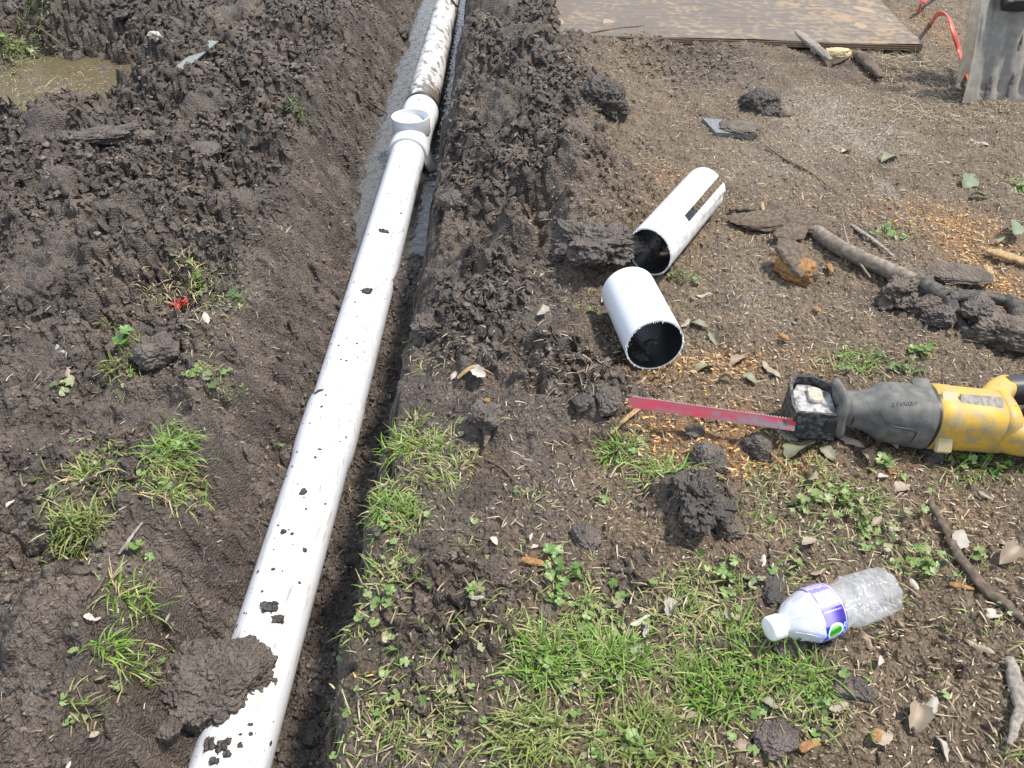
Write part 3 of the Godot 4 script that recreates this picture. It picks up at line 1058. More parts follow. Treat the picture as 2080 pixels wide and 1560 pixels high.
func build_saw() -> void:
	var c := at(1697, 827, 0.05)
	var o := thing("reciprocating_saw", "yellow and black cordless reciprocating saw with a long red blade lying on its side", "power saw", Vector3(c.x, c.y - 0.05, c.z))
	o.rotation.y = -0.118
	o.rotation.z = -0.012
	var yellow := mottled(Color(0.55, 0.31, 0.022), Color(0.30, 0.235, 0.140), 8.0, 0.55, 0.02, 81, 0.50)
	var yellow_dusty := mottled(Color(0.46, 0.31, 0.08), Color(0.36, 0.31, 0.21), 10.0, 0.6, 0.02, 82, 0.36)
	var grip := mottled(Color(0.070, 0.069, 0.066), Color(0.135, 0.129, 0.117), 8.0, 0.7, 0.02, 83, 0.5)
	var guard := mottled(Color(0.020, 0.020, 0.021), Color(0.16, 0.155, 0.15), 16.0, 0.5, 0.08, 84, 0.62)
	var dusty := mottled(Color(0.42, 0.41, 0.40), Color(0.10, 0.10, 0.10), 9.0, 0.8, 0.1, 85, 0.62)
	# blade: a thin strip with teeth along its upper edge
	var st := begin()
	st.set_smooth_group(0xffffffff)
	var bl := 0.262
	var bw := 0.0096
	var teeth := 60
	var colors := []
	var blade_t := Transform3D(Basis.from_euler(Vector3(-0.70, -0.085, 0.0)), Vector3(-0.066, 0.040, 0.039))
	var paint := FastNoiseLite.new()
	paint.seed = 5
	paint.frequency = 16.0
	paint.fractal_octaves = 4
	var tone := func(x: float, y: float) -> Color:
		var t := -x / bl
		var a := paint.get_noise_2d(x, y * 5.0) + 0.25 * paint.get_noise_2d(x * 6.0, y * 6.0)
		var red := Color(0.36, 0.035, 0.055).lerp(Color(0.24, 0.07, 0.08), clampf(a + 0.4, 0, 1))
		var worn := Color(0.13, 0.11, 0.13).lerp(Color(0.18, 0.165, 0.185), clampf(0.5 + a, 0, 1))
		var w := 0.8 * ss(-0.2, 0.4, 0.6 * a + 0.32 - 1.0 * t + (0.25 if y < -0.004 else 0.0))
		if t < 0.10:
			w = ss(0.0, 0.3, a)
			red = Color(0.50, 0.02, 0.02).lerp(Color(0.03, 0.02, 0.02), ss(0.05, 0.3, paint.get_noise_2d(x * 3.0 + 9.0, y * 4.0)))
		if t > 0.985:
			w = 0.9
			worn = Color(0.42, 0.38, 0.33)
		return red.lerp(worn, w)
	for side in [1.0, -1.0]:
		for i in teeth * 2:
			var x0 := -bl * i / (teeth * 2.0)
			var x1 := -bl * (i + 1) / (teeth * 2.0)
			var tip := func(x: float) -> float: return clampf((x + bl) / 0.012, 0.25, 1.0)
			var ys := [-1.0, -0.5, 0.0, 0.5, 0.86]
			for k in 4:
				var p := []
				for e in [[x0, ys[k]], [x1, ys[k]], [x1, ys[k + 1]], [x0, ys[k + 1]]]:
					p.append(Vector3(e[0], e[1] * bw * tip.call(e[0]) + (bw * 0.3 * (1.0 - tip.call(e[0]))), 0.0006 * side))
				var col: Array = []
				for e in p:
					col.append(tone.call(e.x, e.y))
				for e in ([0, 1, 2, 0, 2, 3] if side > 0 else [0, 2, 1, 0, 3, 2]):
					st.set_color(col[e])
					st.add_vertex(p[e])
			if i % 2 == 0:
				var q0 := Vector3(x0, 0.86 * bw * tip.call(x0), 0.0006 * side)
				var q1 := Vector3(x1 - bl / (teeth * 2.0), 0.86 * bw * tip.call(x1), 0.0006 * side)
				var q2 := Vector3(x1, 1.1 * bw * tip.call(x1), 0.0004 * side)
				for e in ([q0, q1, q2] if side > 0 else [q0, q2, q1]):
					st.set_color(Color(0.30, 0.28, 0.29))
					st.add_vertex(e)
	var blade_mat := StandardMaterial3D.new()
	blade_mat.vertex_color_use_as_albedo = true
	blade_mat.roughness = 0.42
	blade_mat.metallic = 0.15
	st.generate_normals()
	var b := piece("blade", st.commit(), blade_mat, o)
	b.transform = blade_t
	# guard: an open box round the plunger
	st = begin()
	st.set_smooth_group(0xffffffff)
	var plan := PackedVector2Array([Vector2(-0.070, 0.036), Vector2(-0.074, 0.02), Vector2(-0.074, -0.020), Vector2(-0.062, -0.044), Vector2(-0.034, -0.046), Vector2(0.0, -0.026), Vector2(0.0, 0.036)])
	var inner := PackedVector2Array()
	var mid := Vector2(-0.036, 0.0)
	for p in plan:
		inner.append(mid + (p - mid) * Vector2(0.88, 0.88))
	var top := 0.074
	var low := 0.012
	for i in plan.size():
		var j := (i + 1) % plan.size()
		var A := plan[i]
		var B := plan[j]
		var a2 := inner[i]
		var b2 := inner[j]
		var ta := top - 0.010 * ss(-0.02, 0.036, A.y)
		var tb := top - 0.010 * ss(-0.02, 0.036, B.y)
		quad(st, Vector3(B.x, low, B.y), Vector3(A.x, low, A.y), Vector3(A.x, ta, A.y), Vector3(B.x, tb, B.y))
		quad(st, Vector3(a2.x, low, a2.y), Vector3(b2.x, low, b2.y), Vector3(b2.x, tb, b2.y), Vector3(a2.x, ta, a2.y))
		quad(st, Vector3(B.x, tb, B.y), Vector3(A.x, ta, A.y), Vector3(a2.x, ta, a2.y), Vector3(b2.x, tb, b2.y))
	var shoe := piece("blade_guard", done(st), guard, o)
	st = begin()
	st.set_smooth_group(0xffffffff)
	var deck := PackedVector2Array()
	for p in inner:
		deck.append(mid + (p - mid) * Vector2(0.9, 0.92))
	for i in range(1, deck.size() - 1):
		face(st, [Vector3(deck[0].x, 0.060, deck[0].y), Vector3(deck[i].x, 0.060, deck[i].y), Vector3(deck[i + 1].x, 0.060, deck[i + 1].y)], Vector3(0, 0, 0))
	for i in deck.size():
		var j := (i + 1) % deck.size()
		quad(st, Vector3(deck[j].x, 0.045, deck[j].y), Vector3(deck[i].x, 0.045, deck[i].y), Vector3(deck[i].x, 0.060, deck[i].y), Vector3(deck[j].x, 0.060, deck[j].y))
	piece("guide_plate", done(st), dusty, shoe)
	st = begin()
	var rings := []
	for q in [[0.060, 1.0], [0.0655, 1.0], [0.067, 0.9]]:
		var pts := PackedVector3Array()
		for k in 24:
			var a := -TAU * k / 24
			pts.append(Vector3(-0.034 + 0.0115 * q[1] * cos(a), q[0], -0.012 + 0.008 * q[1] * sin(a) + (0.012 if sin(a) > 0 else -0.006) * q[1]))
		rings.append(pts)
	skin(st, rings, false, true)
	piece("release_pad", done(st), mottled(Color(0.55, 0.50, 0.40), Color(0.30, 0.27, 0.22), 30.0, 0.7, 0.05, 86, 0.62), shoe)
	st = begin()
	box(st, Transform3D(Basis(), Vector3(-0.058, 0.026, 0.0365)), Vector3(0.024, 0.011, 0.002), 0.0009)
	piece("slot", done(st), M.rubber, shoe)
	st = begin()
	box(st, Transform3D(Basis(), Vector3(-0.012, 0.040, 0.0368)), Vector3(0.018, 0.026, 0.002), 0.0009)
	piece("wear_patch", done(st), M.black, shoe)
	# rubber nose with its flange
	st = begin()
	var fl := []
	for q in [[-0.004, 0.036, 0.034], [0.0, 0.043, 0.0395], [0.006, 0.043, 0.0395], [0.011, 0.036, 0.034], [0.014, 0.029, 0.028]]:
		var g := ring(Vector3(q[0], 0.048, 0), Vector3.UP, Vector3.BACK, q[1], q[2], 40, 3.2)
		for k in g.size():
			g[k].x += 0.0035 * sin(TAU * 3.0 * k / 40.0) - 0.1 * (g[k].y - 0.048)
		fl.append(g)
	skin(st, fl)
	piece("flange", done(st), grip, o)
	st = begin()
	loft(st, [[0.010, 0.049, 0, 0.0265, 0.026], [0.020, 0.049, 0, 0.0265, 0.026], [0.032, 0.049, 0, 0.0272, 0.027], [0.044, 0.049, 0, 0.0300, 0.0300], [0.054, 0.049, -0.001, 0.0352, 0.0352], [0.064, 0.049, -0.001, 0.0412, 0.0412], [0.078, 0.049, 0, 0.0432, 0.043], [0.10, 0.049, 0.001, 0.045, 0.0448], [0.125, 0.049, 0.002, 0.0468, 0.0465], [0.133, 0.049, 0.002, 0.047, 0.0467], [0.1345, 0.049, 0.002, 0.0445, 0.0442]], 48, 2.7)
	var nose := piece("rubber_nose", done(st), grip, o)
	st = begin()
	# moulded raised panel and ridge on the nose
	for pth in [[Vector3(0.052, 0.074, 0.030), Vector3(0.060, 0.066, 0.041), Vector3(0.072, 0.060, 0.0445), Vector3(0.10, 0.058, 0.0465), Vector3(0.108, 0.052, 0.0478), Vector3(0.107, 0.030, 0.0445)], [Vector3(0.020, 0.066, 0.0205), Vector3(0.021, 0.052, 0.0265), Vector3(0.021, 0.038, 0.0245)]]:
		st = begin()
		sweep(st, smooth_path(pth, 24), [0.0011], 6)
		piece("moulded_seam", done(st), M.black, nose)
	st = begin()
	loft(st, [[0.108, 0.083, -0.020, 0.010, 0.012], [0.113, 0.085, -0.021, 0.0125, 0.016], [0.131, 0.086, -0.021, 0.013, 0.0165], [0.1335, 0.085, -0.021, 0.011, 0.014]], 24, 3.0)
	piece("lug", done(st), grip, nose)
	var tm := TextMesh.new()
	tm.text = "DEWALT"
	var fnt := SystemFont.new()
	fnt.font_names = PackedStringArray(["Droid Sans"])
	tm.font = fnt
	tm.font_size = 32
	tm.pixel_size = 0.0003
	tm.depth = 0.0008
	var let := piece("raised_lettering", tm, M.grip_dust, nose)
	let.transform = Transform3D(Basis.from_euler(Vector3(-0.95, 0.0, PI)), Vector3(0.086, 0.0915, 0.0245))
	# gap ring
	st = begin()
	loft(st, [[0.133, 0.049, 0.001, 0.0447, 0.0443], [0.1405, 0.049, 0.001, 0.0447, 0.0443]], 48, 2.7)
	piece("black_band", done(st), M.rubber, o)
	# motor housing
	st = begin()
	loft(st, [[0.139, 0.0485, 0, 0.0445, 0.044], [0.1405, 0.0485, 0, 0.0458, 0.0455], [0.165, 0.0485, 0, 0.0458, 0.0455], [0.167, 0.0485, 0, 0.0450, 0.0445], [0.205, 0.0485, 0, 0.0442, 0.0438], [0.2335, 0.0485, 0, 0.0438, 0.0436], [0.2342, 0.0485, 0, 0.0426, 0.0424], [0.2355, 0.0485, 0, 0.0426, 0.0424], [0.2362, 0.0485, 0, 0.0438, 0.0436], [0.248, 0.0485, 0, 0.0425, 0.043], [0.258, 0.0485, 0, 0.037, 0.038], [0.266, 0.0485, 0, 0.026, 0.028], [0.270, 0.0485, 0, 0.012, 0.014]], 48, 3.0)
	var hull := piece("motor_housing", done(st), yellow, o)
	st = begin()
	box(st, Transform3D(Basis.from_euler(Vector3(0.48, 0, 0)), Vector3(0.199, 0.0915, 0.0145)), Vector3(0.062, 0.003, 0.030), 0.001)
	piece("label_panel", done(st), mottled(Color(0.30, 0.275, 0.235), Color(0.13, 0.115, 0.10), 18.0, 0.6, 0.03, 87, 0.5), hull)
	st = begin()
	box(st, Transform3D(Basis.from_euler(Vector3(0.48, 0, 0)), Vector3(0.153, 0.0920, 0.0150)), Vector3(0.023, 0.003, 0.034), 0.001)
	piece("front_panel", done(st), yellow_dusty, hull)
	st = begin()
	box(st, Transform3D(Basis.from_euler(Vector3(1.1, 0, 0)), Vector3(0.155, 0.036, 0.0455)), Vector3(0.025, 0.008, 0.032), 0.003)
	var boss := piece("clamp_boss", done(st), yellow_dusty, hull)
	st = begin()
	box(st, Transform3D(Basis.from_euler(Vector3(1.1, 0, 0)), Vector3(0.160, 0.028, 0.0500)), Vector3(0.006, 0.003, 0.010), 0.001)
	piece("screw_head", done(st), dusty, boss)
	for k in 4:
		st = begin()
		box(st, Transform3D(Basis.from_euler(Vector3(0.5, 0, 0)), Vector3(0.2445, 0.0905 - k * 0.0032, 0.008 + k * 0.0065)), Vector3(0.014, 0.003, 0.0025), 0.0009)
		piece("vent_rib", done(st), yellow_dusty, hull)
	# handle loop
	st = begin()
	sweep(st, smooth_path([Vector3(0.226, 0.054, -0.014), Vector3(0.242, 0.056, -0.034), Vector3(0.256, 0.056, -0.054), Vector3(0.270, 0.055, -0.068), Vector3(0.281, 0.055, -0.074)], 18), [0.026, 0.0245, 0.0215, 0.0205, 0.020], 24, 1.15, true, 3.2)
	var upper := piece("handle_arm", done(st), yellow, o)
	st = begin()
	box(st, Transform3D(Basis.from_euler(Vector3(0.55, 0.9, 0)), Vector3(0.256, 0.0775, -0.050)), Vector3(0.022, 0.002, 0.010), 0.0008)
	piece("recess_panel", done(st), yellow_dusty, upper)
	st = begin()
	sweep(st, smooth_path([Vector3(0.228, 0.046, 0.012), Vector3(0.250, 0.045, 0.020), Vector3(0.28, 0.043, 0.026), Vector3(0.33, 0.042, 0.030), Vector3(0.39, 0.044, 0.030), Vector3(0.43, 0.048, 0.02), Vector3(0.436, 0.052, -0.03), Vector3(0.415, 0.055, -0.062)], 30), [0.027, 0.0255, 0.0215, 0.0205, 0.021, 0.021, 0.021, 0.021], 24, 1.1, true, 3.0)
	piece("handle_arm", done(st), yellow, o)
	st = begin()
	sweep(st, smooth_path([Vector3(0.272, 0.055, -0.0705), Vector3(0.33, 0.055, -0.080), Vector3(0.38, 0.055, -0.078), Vector3(0.418, 0.055, -0.058)], 16), [0.0205, 0.0215, 0.021, 0.02], 24, 1.15, true, 2.6)
	piece("black_grip", done(st), M.black, o)
	st = begin()
	loft(st, [[0.282, 0.045, 0.000, 0.012, 0.012], [0.287, 0.045, 0.000, 0.014, 0.014], [0.33, 0.045, 0.0, 0.016, 0.018], [0.36, 0.045, 0, 0.014, 0.016]], 20, 2.4)
	piece("trigger", done(st), M.black, o)

# ---------------------------------------------------------------- bottle

func label_image() -> ImageTexture:
	var w := 512
	var h := 128
	var im := Image.create(w, h, false, Image.FORMAT_RGB8)
	var n := FastNoiseLite.new()
	n.seed = 9
	n.frequency = 0.3
	# x runs round the bottle, y from the shoulder side to the waist side
	for y in h:
		for x in w:
			var u := float(x) / w
			var v := float(y) / h
			var c := Color(0.10, 0.09, 0.44)
			if u > 0.60:
				c = Color(0.02, 0.20, 0.66).lerp(Color(0.03, 0.30, 0.78), v)
			elif u > 0.50:
				c = Color(0.55, 0.52, 0.80).lerp(Color(0.20, 0.14, 0.52), ss(0.3, 0.7, v))
			else:
				c = Color(0.20, 0.14, 0.50).lerp(Color(0.60, 0.57, 0.80), ss(0.12, 0.45, u) * 0.85)
			# columns of fine print, too small to read
			if u < 0.52 and v > 0.07 and v < 0.82:
				var block := fmod(u, 0.125) / 0.125
				var col := int(v * 26.0)
				if block > 0.10 and block < 0.92 - 0.35 * absf(n.get_noise_2d(col * 17.0, floorf(u / 0.125) * 31.0)) and col % 2 == 0 and n.get_noise_2d(x * 1.4, col * 9.0) > -0.28:
					c = c.lerp(Color(0.93, 0.92, 0.97), 0.85)
			if v > 0.90 and v < 0.94:
				c = Color(0.85, 0.85, 0.95)
			# green leaf emblem in a white ring
			var q := Vector2((u - 0.645) * 4.0 * 1.35, v - 0.42)
			var rr := q.length()
			if rr < 0.31:
				c = Color(0.95, 0.97, 0.97)
			if rr < 0.235:
				c = Color(0.10, 0.55, 0.18).lerp(Color(0.75, 0.92, 0.55), ss(0.02, 0.2, absf(q.x + 0.25 * q.y)) * 0.8)
			# pale blue swirl beside it
			var q2 := Vector2((u - 0.745) * 4.0 * 1.35, v - 0.35)
			if absf(q2.length() - 0.24) < 0.035 or absf(q2.length() - 0.13) < 0.02:
				c = Color(0.70, 0.90, 1.0)
			# white script line
			if u > 0.60 and absf(v - 0.80 - 0.02 * sin(u * 160.0)) < 0.025 and fmod(u, 0.05) < 0.036:
				c = Color(0.92, 0.95, 1.0)
			im.set_pixel(x, y, c)
	im.generate_mipmaps()
	return ImageTexture.create_from_image(im)

func build_bottle() -> void:
	var a := spot_flat(Vector2(1560, 1279), 0.027)
	var b := spot_flat(Vector2(1806, 1196), 0.032)
	var o := thing("water_bottle", "empty clear plastic water bottle with white cap and blue label lying in the grass", "bottle", a)
	var dir := (b - a)
	var L := dir.length()
	o.basis = Basis(dir.normalized(), Vector3.UP - dir.normalized() * dir.normalized().y, Vector3.ZERO)
	var bx := dir.normalized()
	var bz := bx.cross(Vector3.UP).normalized()
	o.basis = Basis(bx, bz.cross(bx), bz)
	var s := L / 0.18
	var at_x := func(x: float, r: float, n: int, facet: float, flute: float) -> PackedVector3Array:
		var out := PackedVector3Array()
		for k in n:
			var th := TAU * k / n
			var rr := r
			rr *= 1.0 - facet * pow(absf(sin(2.0 * th + 0.5)), 1.6)
			rr += flute * cos(th * 8.0) + 0.0022 * n_mid.get_noise_3d(x * 4.0, cos(th) * 0.25, sin(th) * 0.25) * (1.0 if r > 0.02 else 0.0)
			out.append(Vector3(x * s, cos(th) * rr, sin(th) * rr))
		return out
	var pet := StandardMaterial3D.new()
	pet.transparency = BaseMaterial3D.TRANSPARENCY_ALPHA
	pet.vertex_color_use_as_albedo = true
	pet.albedo_color = Color(0.95, 0.96, 0.98, 0.17)
	pet.roughness = 0.05
	pet.metallic_specular = 0.9
	pet.cull_mode = BaseMaterial3D.CULL_DISABLED
	M.pet = pet
	var painted_sheen := pet.duplicate()  # milkier copy of the clear plastic: bright white reflection put into its colour
	painted_sheen.albedo_color = Color(0.95, 0.96, 0.98, 0.52)
	painted_sheen.roughness = 0.14
	# clear ribbed body
	var st := begin()
	var rings := []
	var n := 64
	for q in [[0.0885, 0.0318], [0.092, 0.0315], [0.097, 0.0300], [0.101, 0.0275], [0.1045, 0.0268], [0.108, 0.0275], [0.112, 0.0292]]:
		rings.append(at_x.call(q[0], q[1], n, 0.02, 0.0))
	for k in 33:
		var t := k / 32.0
		var x := lerpf(0.114, 0.166, t)
		rings.append(at_x.call(x, 0.0302 + 0.0014 * pow(absf(sin(t * PI * 5.0)), 0.6) - 0.0007 * t, n, 0.0, 0.0006))
	for q in [[0.169, 0.0300], [0.173, 0.0288], [0.177, 0.0262], [0.180, 0.022], [0.1805, 0.015], [0.177, 0.008], [0.175, 0.001]]:
		rings.append(at_x.call(q[0], q[1], n, 0.0, 0.0012 if q[0] > 0.17 and q[1] > 0.01 else 0.0))
	skin(st, rings, false, false)
	piece("ribbed_body", done(st), pet, o)
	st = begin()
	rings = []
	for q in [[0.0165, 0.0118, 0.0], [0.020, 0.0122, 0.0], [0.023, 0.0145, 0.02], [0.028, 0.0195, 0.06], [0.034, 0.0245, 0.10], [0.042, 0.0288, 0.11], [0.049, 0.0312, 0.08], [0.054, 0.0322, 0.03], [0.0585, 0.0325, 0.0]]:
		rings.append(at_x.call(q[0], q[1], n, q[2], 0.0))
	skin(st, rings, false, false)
	piece("shoulder", done(st), painted_sheen, o)
	# crease of the dented shoulder
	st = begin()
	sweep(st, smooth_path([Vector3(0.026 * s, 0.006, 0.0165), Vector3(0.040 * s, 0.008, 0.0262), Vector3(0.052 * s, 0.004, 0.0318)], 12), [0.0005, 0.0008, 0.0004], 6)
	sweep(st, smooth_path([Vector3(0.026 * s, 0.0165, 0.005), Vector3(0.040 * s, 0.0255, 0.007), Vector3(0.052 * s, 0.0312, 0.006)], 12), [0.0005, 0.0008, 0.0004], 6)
	piece("crease", done(st), painted_sheen, o)
	# label sleeve
	st = begin()
	rings = []
	for q in [[0.0575, 0.0331], [0.066, 0.0333], [0.080, 0.0331], [0.0885, 0.0326]]:
		var r := PackedVector3Array()
		for k in n:
			var th := TAU * k / n - PI * 0.87
			r.append(Vector3(q[0] * s, cos(th) * q[1], sin(th) * q[1]))
		rings.append(r)
	skin(st, rings, false, false, true)
	var lm := StandardMaterial3D.new()
	lm.albedo_texture = label_image()
	lm.roughness = 0.3
	lm.cull_mode = BaseMaterial3D.CULL_DISABLED
	piece("label", done(st), lm, o)
	# cap
	st = begin()
	rings = []
	for q in [[0.0175, 0.0128], [0.0175, 0.0143], [0.0140, 0.0146], [0.0136, 0.0141], [0.0130, 0.0141], [0.0126, 0.0146], [0.003, 0.0144], [0.0008, 0.0136], [0.0, 0.0120], [0.0006, 0.001]]:
		var r := PackedVector3Array()
		for k in 96:
			var th := -TAU * k / 96
			var rr: float = q[1] + (0.00025 * (1 if k % 2 == 0 else -1) if q[0] > 0.002 and q[1] > 0.0142 else 0.0)
			r.append(Vector3(q[0] * s, cos(th) * rr, sin(th) * rr))
		rings.append(r)
	skin(st, rings, false, false)
	piece("cap", done(st), plain(Color(0.80, 0.81, 0.82), 0.4), o)
	var bit := piece("mud_lump", clod_mesh(2, Vector3(0.003, 0.0015, 0.002), 3.0, 0.5), M.clod_dark, o)
	bit.position = Vector3(0.031 * s, -0.004, 0.0215)

# ---------------------------------------------------------------- shovels, strap, plywood

func blade_plate(w: float, h: float, groove: bool) -> ArrayMesh:
	var st := begin()
	var nx := 48
	var ny := 40
	var pt := func(i: int, j: int, back: float) -> Vector3:
		var u := float(i) / nx
		var v := float(j) / ny
		var x := (u - 0.5) * w * (1.0 - 0.05 * v)
		var y := v * h
		if v > 0.8:          # shoulders dip to the socket
			y -= 0.0
		var z := 0.030 * pow(absf(u - 0.5) * 2.0, 2.4) - 0.05 * v * v + 0.018 * v
		if groove:
			for g in [0.24, 0.44, 0.68]:
				z -= (0.016 if g != 0.5 else 0.012) * exp(-pow((u - g) / 0.045, 2.0)) * ss(0.02, 0.16, v) * (1.0 - 0.4 * v)
		if j == 0:
			y += 0.003 * n_fine.get_noise_2d(u * 0.5, 3.0)
		return Vector3(x, y, z + back)
	for i in nx:
		for j in ny:
			quad(st, pt.call(i, j, 0.0), pt.call(i + 1, j, 0.0), pt.call(i + 1, j + 1, 0.0), pt.call(i, j + 1, 0.0))
			quad(st, pt.call(i + 1, j, -0.0025), pt.call(i, j, -0.0025), pt.call(i, j + 1, -0.0025), pt.call(i + 1, j + 1, -0.0025))
	st.set_smooth_group(2)
	for i in nx:
		quad(st, pt.call(i, 0, -0.0025), pt.call(i + 1, 0, -0.0025), pt.call(i + 1, 0, 0.0), pt.call(i, 0, 0.0))
		quad(st, pt.call(i, ny, 0.0), pt.call(i + 1, ny, 0.0), pt.call(i + 1, ny, -0.0025), pt.call(i, ny, -0.0025))
	for j in ny:
		quad(st, pt.call(0, j, -0.0025), pt.call(0, j, 0.0), pt.call(0, j + 1, 0.0), pt.call(0, j + 1, -0.0025))
		quad(st, pt.call(nx, j, 0.0), pt.call(nx, j, -0.0025), pt.call(nx, j + 1, -0.0025), pt.call(nx, j + 1, 0.0))
	return done(st)

func build_shovels() -> void:
	var metal := mottled(Color(0.185, 0.168, 0.142), Color(0.265, 0.245, 0.210), 6.0, 0.8, 0.0, 91, 0.5)
	var muddy := mottled(Color(0.05, 0.042, 0.036), Color(0.20, 0.18, 0.16), 9.0, 0.7, 0.1, 92, 0.55)
	var p := at(2080, 211, 0.0)
	var w := 0.275
	var left := at(1944, 207, 0.0)
	var turn := 0.0
	var o := thing("shovel", "grey metal square shovel with three pressed ribs standing on its blade", "shovel", Vector3(left.x + w * 0.5, height(left.x + 0.1, -left.z) - 0.008, left.z))
	o.rotation = Vector3(-0.30, turn, 0.0)
	var bl := piece("blade", blade_plate(w, 0.285, true), metal, o)
	# mud caught in the ribs
	for a in [[-0.063, 0.035, 0.008, 0.030], [0.0, 0.05, 0.007, 0.03], [0.0, 0.16, 0.004, 0.02]]:
		var mm := piece("mud_smear", clod_mesh(3, Vector3(a[2], a[3], 0.003), a[1] * 90.0, 0.6, 1.5), muddy, bl)
		mm.position = Vector3(a[0] + 0.008, a[1], 0.0075)
	var st := begin()
	sweep(st, smooth_path([Vector3(-0.012, 0.262, 0.012), Vector3(-0.012, 0.33, -0.012), Vector3(-0.01, 0.55, -0.02)], 12), [0.058, 0.060, 0.022, 0.020, 0.019], 24, 0.55, true, 3.0)
	piece("black_socket", done(st), M.black, o)
	st = begin()
	box(st, Transform3D(Basis.from_euler(Vector3(-0.06, 0, -0.12)), Vector3(-0.062, 0.325, 0.036)), Vector3(0.017, 0.11, 0.006), 0.002)
	piece("clip", done(st), M.slate, o)
	st = begin()
	sweep(st, PackedVector3Array([Vector3(-0.01, 0.5, -0.02), Vector3(-0.01, 1.25, -0.03)]), [0.017, 0.016], 16)
	piece("handle", done(st), M.wood_tan, o)
	var q := at(1934, 178, 0.0)
	var o2 := thing("shovel", "second grey shovel half hidden behind the ribbed shovel blade", "shovel", Vector3(q.x + 0.14, height(q.x + 0.1, -q.z) - 0.01, q.z - 0.03))
	o2.rotation = Vector3(-0.26, 0.06, 0.02)
	piece("blade", blade_plate(0.27, 0.33, false), metal, o2)
	st = begin()
	sweep(st, PackedVector3Array([Vector3(0, 0.24, -0.01), Vector3(0, 0.40, -0.04), Vector3(0, 1.3, -0.06)]), [0.024, 0.019, 0.016], 16)
	piece("handle", done(st), M.wood_tan, o2)
	# red strap
	var s0 := at(1944, 112, 0.03)
	st = begin()
	var ctrl := [at(1985, 190, 0.02) + Vector3(0, 0, -0.04), at(1949, 106, 0.05), at(1938, 70, 0.10), at(1928, 38, 0.13), at(1915, 27, 0.12), at(1902, 31, 0.09), at(1893, 45, 0.03), at(1885, 50, -0.03), at(1872, 35, -0.02), at(1867, 16, 0.02), at(1873, 6, 0.05), at(1885, -6, 0.06), at(1920, -30, 0.05)]
	var path := smooth_path(ctrl, 90)
	var rings := []
	for i in path.size():
		var t := (path[mini(i + 1, path.size() - 1)] - path[maxi(i - 1, 0)]).normalized()
		var view := (Vector3(0, EYE, 0) - path[i]).normalized()
		var side := t.cross(Vector3(0.25, 0.55, 0.8)).normalized()
		rings.append(ring(path[i], side, t.cross(side), 0.0088, 0.0030, 16, 3.0))
	skin(st, rings)
	var strap := piece("red_strap", done(st), mottled(Color(0.50, 0.055, 0.035), Color(0.62, 0.12, 0.09), 12.0, 0.42, 0.0, 93))
	tag(strap, "flat coral red plastic strap arching out of the mulch behind the shovel", "strap")

